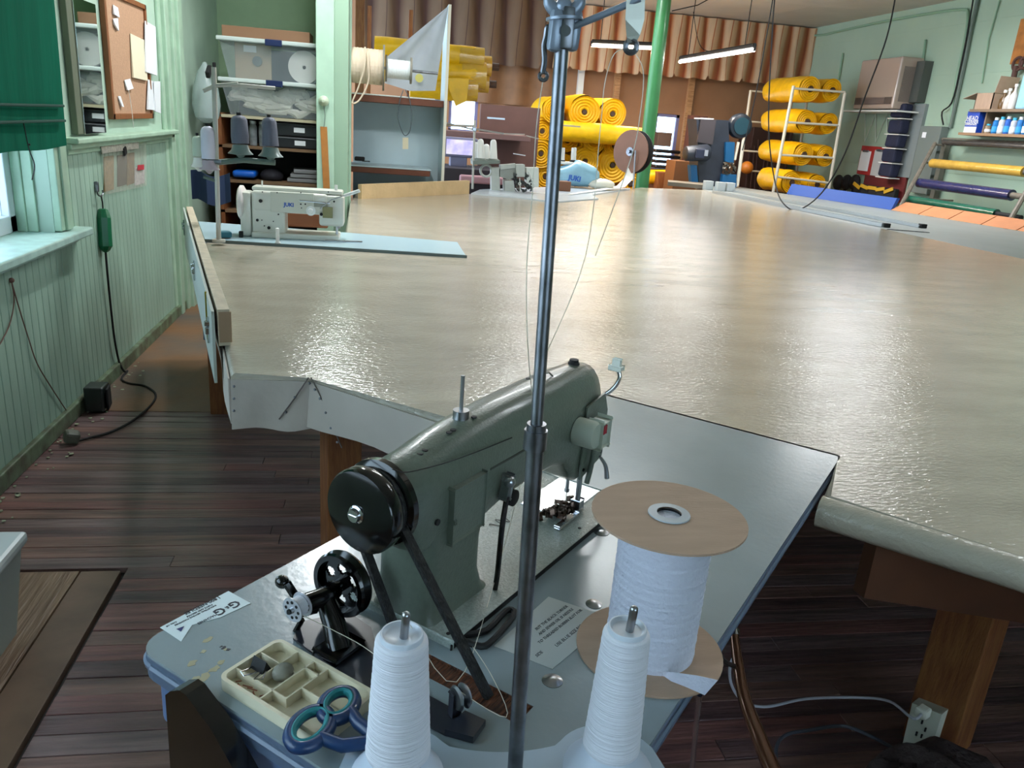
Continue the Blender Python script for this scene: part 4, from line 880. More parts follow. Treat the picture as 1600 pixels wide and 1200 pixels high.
q = one('crumpled_fabric', fb, mat('white_cloth', (214, 212, 200), .8, bump=.5, scale=25, var=.12, vscale=12), 'crumpled off-white fabric packed in the lower clear bin', 'fabric', smooth=True)
part_z = (zA1+zB1)/2-.02
p = Yp(480, 106, 6.5)
one('white_tape_roll', B().lathe((p.x-.02, 6.47, p.z), (p.x-.02, 6.53, p.z), [(0, .014), (.01, .115), (1, .115), (1.01, .014)], 36, cap=(False, False)), mat('tape_white', (214, 212, 206), .6), 'white tape roll standing on edge in the upper clear bin', 'tape roll')
one('card_template', B().box((XL+.42, 6.50, part_z), (.26, .012, .26), bev=.004), mat('tan_card', (160, 140, 112), .7), 'square tan card with a grey disc in the upper clear bin', 'card')
one('grey_disc', B().cyl((XL+.45, 6.492, part_z+.01), (XL+.45, 6.486, part_z+.01), .035, n=24), mat('grey_disc_m', (92, 100, 100), .5), 'grey round disc in front of the tan card', 'disc')
one('white_card_label', B().box((XL+.40, 6.490, part_z+.09), (.09, .004, .045)), PAPER, 'white label stuck on the tan card', 'label')
one('cardboard_sheet', B().box((-.86, 6.62, zB1+.04), (.62, .3, .075), (0, .0, .0), bev=.003), mat('brown_carton', (146, 108, 80), .7), 'flat brown cardboard carton lying on top of the upper clear bin', 'carton')
# black cases and jars on the shelf
def case(x0, x1, z0, h, label):
    t = thing('black_case', label, 'case', ((x0+x1)/2, 6.55, z0), group='black cases in the closet')
    part('case_body', B().bb((x0, 6.46, z0), (x1, 6.9, z0+h), bev=.01), mat('case_black', (26, 28, 32), .4), t)
    part('rim', B().bb((x0-.004, 6.452, z0+h*.86), (x1+.004, 6.91, z0+h*.93), bev=.003), mat('case_rim', (86, 90, 94), .4), t)
    part('tag', B().box((x0*.45+x1*.55, 6.457, z0+h*.5), (.08, .004, .035)), PAPER, t)
z1 = zs[1]+.001
case(-.82, -.47, z1, .085, 'lower black case on the closet shelf')
case(-.83, -.47, z1+.087, .10, 'upper black case on the closet shelf with pale tag')
for i, x in enumerate((-.98, -.91)):
    t = thing('glass_jar', 'clear jar on the closet shelf %s' % ('between the two grey cones' if i == 0 else 'beside the black cases'), 'jar', (x, 6.52, z1), group='jars on the closet shelf')
    part('glass', B().lathe((x, 6.52, z1), (x, 6.52, z1+.16), [(0, .026), (.05, .03), (.85, .03), (1, .022)], 16), mat('jar_glass', (130, 136, 140), .15, var=.3, vscale=20), t, smooth=True)
    part('lid', B().cyl((x, 6.52, z1+.16), (x, 6.52, z1+.18), .026, n=16), mat('jar_lid', (180, 184, 186), .4, .6), t)
z2 = zs[2]+.001
one('blue_pouch', B().box(tuple(Yp(384, 271, 6.55)), (.17, .2, .05), bev=.02, seg=3), mat('bright_blue_plastic', (16, 92, 190), .4), 'bright blue plastic case on the lower closet shelf', 'case', smooth=True)
for i, (dx, w_) in enumerate(((0, .26), (.03, .24), (.06, .22))):
    one('grey_folder', B().box((-.60+dx*.3, 6.6, z2+.018+i*.034), (w_, .25, .028), (0, 0, .05*i), bev=.004), mat('grey_folder', (128+i*10, 128+i*10, 130+i*8), .6), '%s grey folder in the stack on the lower closet shelf' % ('bottom', 'middle', 'top')[i], 'folder', group='grey folders on the lower closet shelf')
one('dark_bag_in_closet', B().ball(tuple(Yp(425, 275, 6.6)), (.09, .12, .06), 14), mat('dark_cloth', (26, 24, 34), .8, bump=.6, scale=20), 'dark crumpled bag between the blue case and grey folders', 'bag', smooth=True)
# knob + ruler on the post
yk = 6.0
kp = Yp(506, 158, yk)
one('door_knob', B().lathe((kp.x, yk, kp.z), (kp.x, yk-.06, kp.z), [(0, .030), (.15, .034), (.3, .036), (.45, .032), (.6, .022), (.85, .018), (1, .010)], 24), mat('painted_knob', (190, 204, 178), .35, .1), 'round painted knob on the green door post', 'knob', smooth=True)
r0 = Yp(506, 198, yk-.012); r1 = Yp(510, 296, yk-.012)
rl = thing('wooden_ruler', 'brown wooden ruler hanging by a wire from the knob on the green post', 'ruler', tuple(r1))
part('rule', B().quad([r0+Vector((-.025, 0, 0)), r0+Vector((.022, 0, 0)), r1+Vector((.025, 0, 0)), r1+Vector((-.022, 0, 0))], .006), mat('ruler_wood', (176, 116, 54), .5, var=.1, vscale=20), rl)
part('wire', B().tube([kp+Vector((0, -.03, -.02)), Yp(508, 180, yk-.015), r0+Vector((0, -.006, -.005))], .0018, 5), DSTEEL, rl)
# plastic bag hanging + things on closet's left wall
bg_ = B(); bp0 = Xp(306, 97, XL+.10); c = Xp(322, 150, XL+.12)
bg_.lathe((c.x, c.y, Xp(320, 97, XL+.12).z), (c.x, c.y, Xp(320, 192, XL+.12).z), [(0, .01), (.15, .05), (.4, .085), (.7, .10), (.92, .08), (1, .03)], 14)
one('clear_plastic_bag', bg_, mat('bag_film', (190, 206, 204), .25, alpha=.55, bump=.8, scale=18), 'crumpled clear plastic bag with red print hanging left of the closet shelves', 'bag', smooth=True)
one('squeeze_clamp', B().box(Xp(326, 112, XL+.20), (.03, .10, .05), (.5, 0, 0), bev=.008).box(Xp(335, 108, XL+.20), (.02, .03, .09), (.1, 0, 0), bev=.006), BLACKM, 'black clamp with yellow tip hanging by the closet wall', 'clamp')
# ================================================================ SECOND MACHINE (white)
MS = [N1, N2, N3, Zp(560, 366, T0), Zp(345, 358, T0)]
wt = thing('white_machine_table', 'pale blue-grey laminate machine table let into the far left of the cutting table', 'table', (-.3, 4.1, 0))
part('tabletop', B().prism([xy(p) for p in (N1+Vector((0, .004, 0)), N2+Vector((-.003, .004, 0)), N3+Vector((-.003, -.004, 0)), N4+Vector((-.002, 0, 0)), Vector((-1.0, 4.62, 0)))], T0-.03, T0+.014), mat('ice_blue_laminate', (178, 204, 214), .22), wt)
part('edge_trim', B().rings([[N1+Vector((-.005, -.002, .0)), N1+Vector((-.005, -.006, .0)), N1+Vector((-.005, -.006, .0142)), N1+Vector((-.005, -.002, .0142))], [N2+Vector((.004, -.002, 0)), N2+Vector((.004, -.006, 0)), N2+Vector((.004, -.006, .0142)), N2+Vector((.004, -.002, .0142))]]), mat('dark_edge', (92, 106, 104), .5), wt)
for p in ((-.85, 4.15), (-.85, 4.5), (.3, 4.1)): part('leg', leg(p, .05, (0, T0-.03), m=BLACKM), BLACKM, wt)
MY = 4.16; ZT = T0+.014
mw = thing('white_sewing_machine', 'white industrial sewing machine with round white handwheel at the far left', 'sewing machine', (-.45, MY, ZT))
MW = mat('machine_white', (212, 212, 200), .32, coat=.2)
def yp(x, y, Y=MY): return Yp(x, y, Y)
def slab(pts, y0, y1, b=None, bev=0):
    b = b or B(); b.rings([[Vector((yp(x, y).x, y0, yp(x, y).z)) for x, y in pts], [Vector((yp(x, y).x, y1, yp(x, y).z)) for x, y in pts]]); return b
x_ = lambda px: yp(px, 330).x
part('pillar', B().box(((x_(393)+x_(445))/2, MY+.07, (ZT+yp(0, 288).z*0+1.0)/2), (x_(445)-x_(393), .13, 1.0-ZT), bev=.012), MW, mw)
za, zb_ = yp(480, 290).z, yp(480, 340).z
part('arm', B().box(((x_(393)+x_(512))/2, MY+.07, (1.005+.90)/2), (x_(512)-x_(393), .135, .105), bev=.018, seg=3), MW, mw, smooth=True)
part('top_cover', B().box(((x_(393)+x_(535))/2, MY+.08, 1.012), (x_(535)-x_(393), .11, .022), bev=.009), MW, mw, smooth=True)
part('head', B().box(((x_(498)+x_(537))/2, MY+.07, (1.0+.845)/2), (x_(537)-x_(498), .12, 1.0-.845), bev=.015, seg=3), MW, mw, smooth=True)
part('motor_guard', B().box((x_(383), MY+.07, ZT+.11), (.055, .12, .22), bev=.015), MW, mw, smooth=True)
hwp = Vector((x_(375), MY+.07, .965))
part('handwheel', B().lathe(hwp+Vector((-.018, 0, -.03)), hwp+Vector((.018, 0, -.03)), [(0, .02), (.05, .072), (.3, .085), (.7, .085), (.95, .07), (1, .02)], 36), mat('wheel_white', (220, 212, 208), .35), mw, smooth=True)
part('bed', B().box(((x_(393)+x_(530))/2, MY+.07, ZT+.014), (x_(530)-x_(393), .18, .028), bev=.006), MW, mw)
part('front_plate', B().box(((x_(448)+x_(466))/2-.0, MY-.0015, .955), (x_(466)-x_(398), .006, .10), bev=.002), mat('machine_white_plate', (204, 204, 190), .35), mw)
part('recess', B().box((x_(490), MY, .955), (x_(514)-x_(470), .004, .028), bev=.001), mat('machine_grey_recess', (150, 150, 136), .4), mw)
part('steel_bar', B().cyl((x_(468), MY-.006, .968), (x_(516), MY-.006, .962), .004, n=8), CHROME, mw)
text('JUKI', .026, (x_(451)+.002, MY-.0052, yp(451, 320).z), (1, 0, 0), (0, 0, 1), mat('logo_blue', (28, 84, 176), .4), mw, name='logo', bold=.001)
dk = B()
for x, y, r in ((407, 314, .009), (402, 344, .007), (420, 356, .008), (409, 344, .003), (413, 353, .003), (427, 346, .003), (435, 335, .004), (433, 301, .003), (410, 300, .003), (470, 301, .003), (470, 319, .004), (477, 319, .004), (471, 325, .003), (502, 335, .008), (522, 315, .005), (513, 300, .003), (470, 355, .002)):
    p = yp(x, y, MY-.006); dk.cyl((p.x, MY-.002, p.z), (p.x, MY-.0065, p.z), r, n=12)
part('screw', dk, BLACKM, mw, kind='stuff')
tp = yp(486, 329)
part('tension_dial', B().lathe((tp.x, MY-.003, tp.z), (tp.x, MY-.03, tp.z), [(0, .021), (.5, .024), (.6, .014), (1, .010)], 20), WHITE, mw, smooth=True)
part('name_plate', B().box((x_(512), MY-.003, yp(512, 332).z), (.05, .004, .055), bev=.001), mat('olive_plate', (140, 138, 100), .4, .4), mw)
part('rear_board', B().box((x_(472), MY+.17, .85), (x_(515)-x_(440), .015, .075), bev=.01), mat('reddish_board', (150, 90, 56), .5), mw, label='reddish brown board seen through the arm opening')
part('needle_bar', B().cyl((x_(526), MY+.03, .86), (x_(526), MY+.03, ZT+.03), .006, n=10).box((x_(529), MY+.03, .845), (.016, .02, .02), bev=.003), STEEL, mw)
part('thread_post', B().cyl((x_(408), MY+.06, 1.02), (x_(408), MY+.06, 1.05), .004, n=8).cyl((x_(524), MY+.06, 1.02), (x_(524), MY+.06, 1.05), .008, n=10), WHITE, mw)
a0 = yp(518, 312, MY-.01); a1 = yp(562, 298, MY-.02)
part('lamp_arm', B().cyl(a0.lerp(a1, .45), a1, .0085, n=12), WHITE, mw, smooth=True)
part('lamp_wire', B().tube([yp(500, 326, MY-.02), a0, a0.lerp(a1, .5)], .003, 6), STEEL, mw)
part('oil_box', B().box((x_(377), MY-.03, ZT+.016), (.02, .02, .03), bev=.003), BLACKM, mw)
p1 = Zp(434, 380, ZT)
one('white_table_pin', B().lathe((p1.x, p1.y, ZT), (p1.x, p1.y, ZT+.075), [(0, .014), (.06, .014), (.1, .009), (.95, .009), (1, .004)], 14), WHITE, 'short white peg standing on the pale table in front of the white machine', 'peg', smooth=True)
one('teal_tool', B().box(tuple(Zp(350, 366, ZT+.02)), (.07, .05, .03), (0, 0, .3), bev=.008), mat('teal_plastic', (20, 96, 112), .4), 'small teal tool at the left end of the pale machine table', 'tool')
one('steel_rod', B().tube([Zp(508, 376, ZT+.004), Zp(566, 378, ZT+.004)], .005, 8), CHROME, 'chrome rod lying on the pale machine table', 'rod')
# stand with white cone, gray cones
sx0 = Zp(342, 378, ZT); SY = sx0.y
tw_ = thing('white_thread_stand', 'white steel thread stand pole at the left end of the pale machine table', 'thread stand', (sx0.x, SY, ZT))
PW = mat('stand_white', (186, 184, 174), .4)
ptop = Yp(334, 105, SY)
part('pole', B().cyl((sx0.x, SY, ZT), ptop, .011, n=12).cyl((sx0.x, SY, ZT), (sx0.x, SY, ZT+.012), .03, n=20), PW, tw_, smooth=True)
part('top_arm', B().tube([Yp(318, 142, SY), Yp(336, 134, SY), Yp(372, 131, SY)], .009, 8).tube([Yp(336, 133, SY), Yp(375, 133, SY), Yp(430, 138, SY+.05)], .008, 8), PW, tw_)
part('clamp', B().box(Yp(336, 252, SY), (.06, .03, .018), bev=.003), DSTEEL, tw_)
part('cone_arm', B().tube([Yp(318, 276, SY), Yp(336, 282, SY)], .008, 8).tube([Yp(336, 254, SY), Yp(380, 250, SY), Yp(430, 254, SY)], .013, 8), mat('grey_green_arm', (92, 108, 100), .5), tw_)
def hcone(xt, yt, yb_, wt_, wb2, cm, tm, label, nm, grp, basecol):
    a = Yp(xt, yt, SY); c = Yp(xt+(3 if cm else 0), yb_, SY); t = thing(nm, label, 'thread cone', tuple(c), group=grp)
    h = (a-c).length; px = FPX/SY*1.06
    part('thread', B().lathe(c+Vector((0, 0, .04)), a, [(0, wb2/px/2), (.25, wt_/px/2*1.2), (.5, wt_/px/2*1.15), (.84, wt_/px/2*1.08), (.95, wt_/px/2*.8), (1, wt_/px/2*.35)], 26), tm, t, smooth=True)
    part('dish', B().lathe(c+Vector((0, 0, -.028)), c+Vector((0, 0, .034)), [(0, .006), (.25, .02), (.34, wb2/px/2*1.5), (.38, wb2/px/2*1.45), (.6, wb2/px/2*1.1), (1, wb2/px/2*.90)], 26), basecol, t, smooth=True)
    part('cone_tip', B().cyl(a, a+Vector((0, 0, .012)), wt_/px/2*.3, n=12), BLACKM, t)
GT = mat('charcoal_thread', (96, 100, 116), .6, bump=.3, scale=30, stretch=(1, 1, 20)); GD = mat('grey_green_dish', (104, 122, 120), .3)
hcone(373, 180, 238, 22, 25, True, GT, 'left charcoal thread cone on a grey-green dish before the closet', 'charcoal_thread_cone', 'charcoal thread cones', GD)
hcone(420, 183, 242, 20, 25, True, GT, 'right charcoal thread cone on a grey-green dish before the closet', 'charcoal_thread_cone', 'charcoal thread cones', GD)
hcone(324, 197, 262, 19, 21, True, mat('lilac_thread', (214, 212, 228), .6), 'white thread cone on the far left white stand', 'white_thread_cone', 'cones on the white stand', mat('pink_dish', (180, 166, 176), .4))
hcone(308, 212, 258, 14, 16, True, mat('dull_thread', (190, 204, 186), .6), 'pale thread cone partly hidden behind the far left one', 'white_thread_cone', 'cones on the white stand', WHITE)
one('blue_garment', B().grid(lambda u, v: Vector((XL+.01+.30*u, 5.98+.03*math.sin(u*9), .92-.2*v+.02*math.sin(u*7))), 8, 8, th=.02), mat('blue_cloth', (34, 52, 84), .8), 'dark blue cloth hanging under the left thread cone', 'cloth', smooth=True)
bl = Zp(318, 520, .30)
one('blue_tarp', B().quad([Yp(313, 452, 4.1), Yp(325, 470, 3.95), Yp(326, 531, 3.95), Yp(318, 531, 4.0)], .01), mat('blue_tarp', (24, 84, 120), .6, bump=.4, scale=9), 'blue tarp hanging below the left edge of the cutting table', 'tarp')
# ================================================================ PALE BLUE PANEL UNIT
UY = 7.45
PBL = mat('pale_blue_board', (196, 214, 220), .5, var=.03)
pu = thing('pale_blue_shelf_unit', 'pale blue board shelf unit standing between the green post and the yellow rolls', 'shelf', (.2, UY, 0))
px_ = lambda x, y, Y=UY: Yp(x, y, Y)
xl_, xr_ = px_(546, 150).x, px_(692, 150).x
part('back_panel', B().bb((xl_+.02, UY+.45, .3), (xr_+.04, UY+.47, px_(620, 149).z)), PBL, pu)
ep = [(692, 288), (705, 288), (705, 8), (702, 8)]
xe0 = px_(696, 150).x
part('end_panel', B().bb((xe0-.012, UY-.08, .2), (xe0+.012, UY+.47, px_(703, 9).z)), PBL, pu)
part('end_panel_edge', B().bb((xe0-.0125, UY-.085, .2), (xe0+.0125, UY-.080, px_(703, 9).z)), mat('cream_edge', (226, 222, 206), .5), pu)
RB = mat('red_brown_wood', (118, 66, 44), .55, var=.15)
zsh = px_(620, 152).z; zs2 = px_(620, 264).z
part('shelf', B().bb((xl_, UY, zsh-.055), (xe0-.013, UY+.45, zsh-.0), bev=.003), RB, pu)
part('shelf_cover', B().bb((xl_-.01, UY-.008, zsh), (xe0-.09, UY+.44, zsh+.012), bev=.004), WHITE, pu)
part('shelf', B().bb((xl_, UY, zs2-.05), (px_(672, 270).x, UY+.45, zs2), bev=.003), RB, pu)
part('shelf_cover', B().bb((xl_-.01, UY-.008, zs2), (px_(674, 270).x, UY+.44, zs2+.012), bev=.004), PBL, pu)
part('side_board', B().bb((xl_-.03, UY+.02, .3), (xl_-.005, UY+.45, zsh)), mat('dark_green_board', (20, 44, 40), .6), pu)  # dark green board along the unit's left side
part('wood_upright', B().bb((px_(552, 50).x, UY+.5, 0), (px_(567, 50).x, UY+.6, ZC)), WOOD, pu)
tri = [px_(701, 9, UY-.02), px_(603, 90, UY-.02), px_(601, 130, UY-.02), px_(640, 142, UY-.02), px_(680, 142, UY-.02)]
db = B()
def drape(u, v):
    a = tri[0]; p = tri[1].lerp(tri[4], u) if False else None
    base = [tri[1], tri[2], tri[3], tri[4]]; k = u*3; i = min(int(k), 2); q = base[i].lerp(base[i+1], k-i)
    r = a.lerp(q, v); return r+Vector((0, .035*math.sin(u*11)*v*(1-.3*v), 0))
part('fabric_drape', B().grid(drape, 18, 14, th=.003), mat('white_drape', (206, 208, 210), .7, bump=.3, scale=9, var=.08, vscale=5), pu, label='triangular off-white cloth stretched to the panel top', smooth=True)
# rod with twine spools
RY = 6.3
rod0, rod1 = Yp(520, 98, RY), Yp(684, 115, RY)
rp = thing('spool_rod', 'grey steel rod on the green post carrying the twine and white spools', 'rod', tuple(rod0))
part('rod', B().cyl(rod0, rod1, .010, n=10), DSTEEL, rp, smooth=True)
def along(x): return rod0.lerp(rod1, (x-520)/(684-520))
def hsp(xa, xb, r, rf, cm, label, fl_):
    t = thing('twine_spool' if r > .1 else 'white_spool', label, 'spool', tuple(along((xa+xb)/2)-Vector((0, 0, rf))))
    part('twine', B().lathe(along(xa), along(xb), [(k/26, r*(1+(.012 if k % 2 else -.012))) for k in range(27)], 32), cm, t)
    part('flange', B().cyl(along(xa)-Vector((.014, 0, 0)), along(xa), rf, n=32), fl_, t)
    part('flange', B().cyl(along(xb), along(xb)+Vector((.014, 0, 0)), rf, n=32), fl_, t)
    return t
FLG = mat('grey_flange', (120, 116, 104), .6)
ts1 = hsp(529, 597, .122, .158, mat('natural_twine', (222, 204, 180), .8, bump=.5, scale=40, stretch=(30, 1, 1)), 'large spool of natural twine on the rod beside the green post', FLG)
part('loose_strand', B().tube([along(572)+Vector((-.01, -.12, .12)), along(570)+Vector((0, -.15, 0)), along(565)+Vector((-.02, -.13, -.15)), along(560)+Vector((-.04, -.12, -.26)), along(562)+Vector((.0, -.12, -.24)), along(575)+Vector((0, -.13, -.12)), along(576)+Vector((0, -.14, 0)), along(574)+Vector((0, -.12, .11))], .006, 7, smooth=4), mat('natural_twine', (222, 204, 180), .8), ts1, smooth=True)
hsp(604, 640, .066, .092, mat('white_twine', (216, 222, 222), .7, bump=.3, scale=30, stretch=(30, 1, 1)), 'smaller spool of white cord next to the large twine spool', FLG)
lc = [Yp(x, y, UY-.03) for x, y in ((630, 141), (624, 160), (622, 185), (628, 205), (634, 212), (641, 203), (643, 180), (640, 155), (633, 140))]
t = thing('cord_loop_with_tag', 'grey cord loop with small cream tag hanging from the shelf edge', 'cord', tuple(lc[4]))
part('loop', B().tube(lc, .004, 6, smooth=4), mat('grey_cord', (84, 96, 104), .6), t)
part('tag', B().quad([Yp(629, 215, UY-.03), Yp(638, 215, UY-.03), Yp(638, 233, UY-.03), Yp(629, 233, UY-.03)], .003), CREAM, t)
one('yellow_trim_reel', B().cyl(Yp(655, 122, UY-.06), Yp(655, 122, UY-.05), .035, n=20), mat('pale_yellow', (220, 212, 120), .5), 'small pale yellow disc under the spool rod', 'disc')
one('dark_gadget', B().box(Yp(562, 248, UY+.1), (.09, .08, .035), bev=.01).box(Yp(572, 252, UY+.05), (.07, .02, .008), bev=.002), BLACKM, 'small black gadget on the lower pale shelf', 'gadget')
# ================================================================ STRIPED CURTAIN
CY = 13.6
STR = bpy.data.materials.new('rust_striped_canvas'); STR.use_nodes = True
def stripe_mat(m, c1, c2, c3):
    nt = m.node_tree; N = nt.nodes; Lk = nt.links; b = N['Principled BSDF']; b.inputs['Roughness'].default_value = .75
    uv = N.new('ShaderNodeAttribute'); uv.attribute_name = 'stripe'
    rp = N.new('ShaderNodeValToRGB'); e = rp.color_ramp.elements
    e[0].position = 0; e[0].color = lin(c1); e[1].position = 1; e[1].color = lin(c1)
    for p, c in ((.18, c1), (.30, c2), (.50, c3), (.58, c2), (.72, c1)):
        q = e.new(p); q.color = lin(c)
    Lk.new(uv.outputs['Fac'], rp.inputs[0])
    n = N.new('ShaderNodeTexNoise'); n.inputs['Scale'].default_value = 3; n.inputs['Detail'].default_value = 5
    mx = N.new('ShaderNodeMixRGB'); mx.blend_type = 'MULTIPLY'; mx.inputs[0].default_value = .35
    Lk.new(rp.outputs[0], mx.inputs[1]); Lk.new(n.outputs['Fac'], mx.inputs[2]); Lk.new(mx.outputs[0], b.inputs['Base Color'])
stripe_mat(STR, (212, 182, 148), (188, 126, 84), (156, 78, 48))
STR2 = bpy.data.materials.new('shaded_striped_canvas'); STR2.use_nodes = True  # same awning canvas, its dimmer light put into darker stripe colours
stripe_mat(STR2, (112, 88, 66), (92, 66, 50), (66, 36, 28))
def curtain(xa, xb, za, zb, zt, period, m, label, seed):
    n = int((xb-xa)/.03); bm = bmesh.new(); lay = bm.verts.layers.float.new('stripe'); rows = 8; V = []; ph = []
    rnd = random.Random(seed)
    for i in range(n+1):
        x = xa+(xb-xa)*i/n; p = (x-xa)/period; ph.append(p % 1.0)
        z0 = za+(zb-za)*i/n + .010*math.sin(p*2*PI) + (.05 if abs((p % 2)-1) < .08 else 0)
        y = CY - .030*math.cos(2*PI*p)
        V.append([bm.verts.new((x+.02*math.sin(p*6+j*.4), y+.012*math.sin(j*1.1+p*3)*(rows-j)/rows, z0+(zt-z0)*j/rows)) for j in range(rows+1)])
    for i, r in enumerate(V):
        for v in r: v[lay] = ph[i]
    for i in range(n):
        for j in range(rows): bm.faces.new((V[i][j], V[i+1][j], V[i+1][j+1], V[i][j+1]))
    o = part('striped_curtain', bm, m, None, smooth=True, loc=Vector(((xa+xb)/2, CY, min(za, zb)))); tag(o, label, 'curtain'); return o
A1 = Yp(862, 108, CY); A2 = Yp(1252, 134, CY)
curtain(A1.x, A2.x+.35, A1.z+.02, A2.z, ZC-.02, .30, STR, 'rust and cream striped canvas valance hanging along the back wall ceiling', 1)
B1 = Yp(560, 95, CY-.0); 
curtain(B1.x, A1.x, Yp(700, 96, CY).z, A1.z, ZC-.02, .42, STR2, 'striped canvas valance with shade put into its brown colour, on the left of the back wall', 2)
# hanging brown tarp beneath on the left
q0 = Yp(690, 100, 13.85); q1 = Yp(880, 112, 13.85); q2 = Yp(880, 165, 13.85); q3 = Yp(760, 158, 13.85)
def tarp(u, v): return Vector((q3.x-.9+(q1.x-q3.x+.9)*u, 13.94+.05*math.sin(u*26), q2.z-.05+(q1.z+.2-q2.z)*v))
one('brown_tarp', B().grid(tarp, 50, 6, th=.01), mat('brown_tarp', (128, 92, 62), .7, bump=.3, scale=4, var=.12), 'brown tarp hanging in folds under the dark striped valance', 'tarp', smooth=True)
# ================================================================ GREEN POLE
g0, g1 = Vector((3.302, 10.071, .0)), None
gp = thing('green_steel_post', 'green painted steel post rising from the far side of cutting table', 'post', (3.302, 10.071, 0))
part('post', B().cyl((3.302, 10.071, 0), (3.302, 10.071, ZC), .085, n=24), mat('post_green', (50, 118, 66), .4, coat=.2, var=.08), gp, smooth=True)
# ================================================================ YELLOW ROLLS
CORE = mat('roll_core', (70, 48, 34), .7)
def ring_roll(label, near, r, ln, grp, axis=Vector((0, 1, 0)), rk=0, name='yellow_fabric_roll', m=YEL, me_=YELE, tubeout=.015):
    rnd = random.Random(rk)
    near = Vector(near); far = near+axis*ln
    t = thing(name, label, 'fabric roll', tuple(near-Vector((0, 0, r))), group=grp)
    n = 30; ph1, ph2, ph3 = rnd.random()*6, rnd.random()*6, rnd.random()*6
    a = axis.orthogonal().normalized(); bb = axis.cross(a); R = []
    steps = 10
    for i in range(steps+1):
        h = i/steps; rr = r*(1 if .06 < h < .94 else .93)
        R.append([near.lerp(far, h)+(a*math.cos(2*PI*k/n)+bb*math.sin(2*PI*k/n))*rr*(1+.035*math.sin(2*PI*k/n*3+ph1+h*3)+.025*math.sin(2*PI*k/n*5+ph2+h*9)+.015*math.sin(h*14+ph3)) for k in range(n)])
    part('wound_fabric', B().rings(R, cap=(False, True)), m, t, smooth=True)
    prof = []; q = r*.93; i = 0
    while q > .03:
        prof.append(((.010 if i % 2 else -.006)+rnd.uniform(-.004, .004)-.02*(1-q/r), q)); q -= r*.085; i += 1
    R = []
    for h, q in prof:
        R.append([near+axis*h+(a*math.cos(2*PI*k/n)+bb*math.sin(2*PI*k/n))*q*(1+.04*math.sin(2*PI*k/n*2+ph1+q*9)) for k in range(n)])
    part('roll_end', B().rings(R, cap=(False, False)), me_, t)
    part('core_tube', B().lathe(near-axis*tubeout, near+axis*.10, [(0, .032), (0.01, .026), (1, .026)], 14).lathe(near-axis*tubeout, near+axis*.1, [(0, .036), (1, .036)], 14, cap=(False, True)), CORE, t)
    return t
RY0 = 10.9
names = [((913, 175), 26, 'large spiral roll end at top left of the centre yellow stack', 1.3), ((957, 178), 24, 'spiral roll end at top right of the centre yellow stack', 1.3),
         ((886, 219), 20, 'small roll end just below the sideways roll, left in the centre stack', 1.2), ((928, 220), 21, 'roll end in middle row of the centre stack, above the white cones', 1.2), ((960, 228), 20, 'recessed roll end in middle row right, left of the brown reel', 1.0),
         ((880, 262), 24, 'lower left roll end behind the blue bagged machine', 1.2), ((914, 252), 24, 'roll end right above the blue bagged machine', 1.2), ((957, 258), 29, 'widest spiral roll end at the lower right of the centre stack', 1.3),
         ((847, 205), 22, 'crumpled roll at upper left edge of the centre stack', .9), ((845, 240), 23, 'crumpled roll at middle left edge of the centre stack', .9), ((852, 276), 24, 'roll with dark core at the lower left edge of the centre stack', .9), ((985, 287), 20, 'roll end low beside the green post', .9), ((935, 290), 18, 'low roll end just above table behind the bag', .9), ((865, 172), 20, 'roll at the top left corner of the centre stack behind the steel pole', .9)]
for i, (p, r, lb, ln) in enumerate(names):
    c = Yp(*p, RY0+.05*(i % 3))
    ring_roll('yellow roll, '+lb, c, r/FPX*RY0*.97, ln, 'yellow rolls in the centre stack', rk=i)
c0 = Yp(868, 203, RY0-.12); c1_ = Yp(1000, 215, RY0-.12)
ring_roll('long yellow fabric roll lying sideways across the centre stack', c0, .13, (c1_-c0).length, 'yellow rolls in the centre stack', axis=(c1_-c0).normalized(), rk=40)
one('roll_pallet', B().bb((Yp(820, 290, RY0).x, RY0-.1, .45), (Yp(1010, 290, RY0).x, RY0+1.2, .55), bev=.01).bb((Yp(830, 290, RY0).x, RY0, 0), (Yp(850, 290, RY0).x, RY0+1.0, .45)).bb((Yp(970, 290, RY0).x, RY0, 0), (Yp(1000, 290, RY0).x, RY0+1.0, .45)), WOOD, 'low wooden platform under the centre yellow stack', 'platform')
# yellow rolls upper left behind the pale unit (axis across the view)
CLRY = mat('wrapped_roll_end', (196, 152, 40), .2, coat=.5, bump=.5, scale=30)
UL = [((585, 72), (752, 92), .10, 'topmost'), ((590, 92), (764, 104), .095, 'second'), ((600, 108), (755, 119), .125, 'third'), ((620, 122), (760, 131), .085, 'fourth'), ((640, 134), (742, 138), .12, 'lowest')]
for i, (a, c, r, w_) in enumerate(UL):
    a_ = Yp(*a, 8.3+.12*(i % 2)); c_ = Yp(*c, 8.3+.12*(i % 2)); axs = (a_-c_)
    t = ring_roll('yellow fabric roll in clear wrap, %s of those behind the triangular cloth' % w_, c_, r, axs.length, 'wrapped yellow rolls on the upper left rack', axis=axs.normalized(), rk=60+i, tubeout=.10 if i in (1, 3) else .02)
    part('plastic_wrap', B().cyl(c_-axs.normalized()*.02, c_+axs.normalized()*.22, r*1.03, n=20, cap=(False, False)), CLRY, t, smooth=True)
fl0 = [Yp(x, y, 8.1) for x, y in ((700, 122), (733, 123), (729, 158), (712, 166), (702, 140))]
one('yellow_fabric_flap', B().rings([fl0, [p+Vector((0, .05, .01)) for p in fl0]]), YEL, 'bright yellow loose fabric flap hanging from the lowest wrapped roll', 'fabric')
rk_ = B(); 
for x in (575, 640, 700): 
    p = Yp(x, 140, 8.4); rk_.bb((p.x-.03, 8.2, 0), (p.x+.03, 8.6, .08)); rk_.bb((p.x-.02, 8.66, 0), (p.x+.02, 8.70, 2.4))
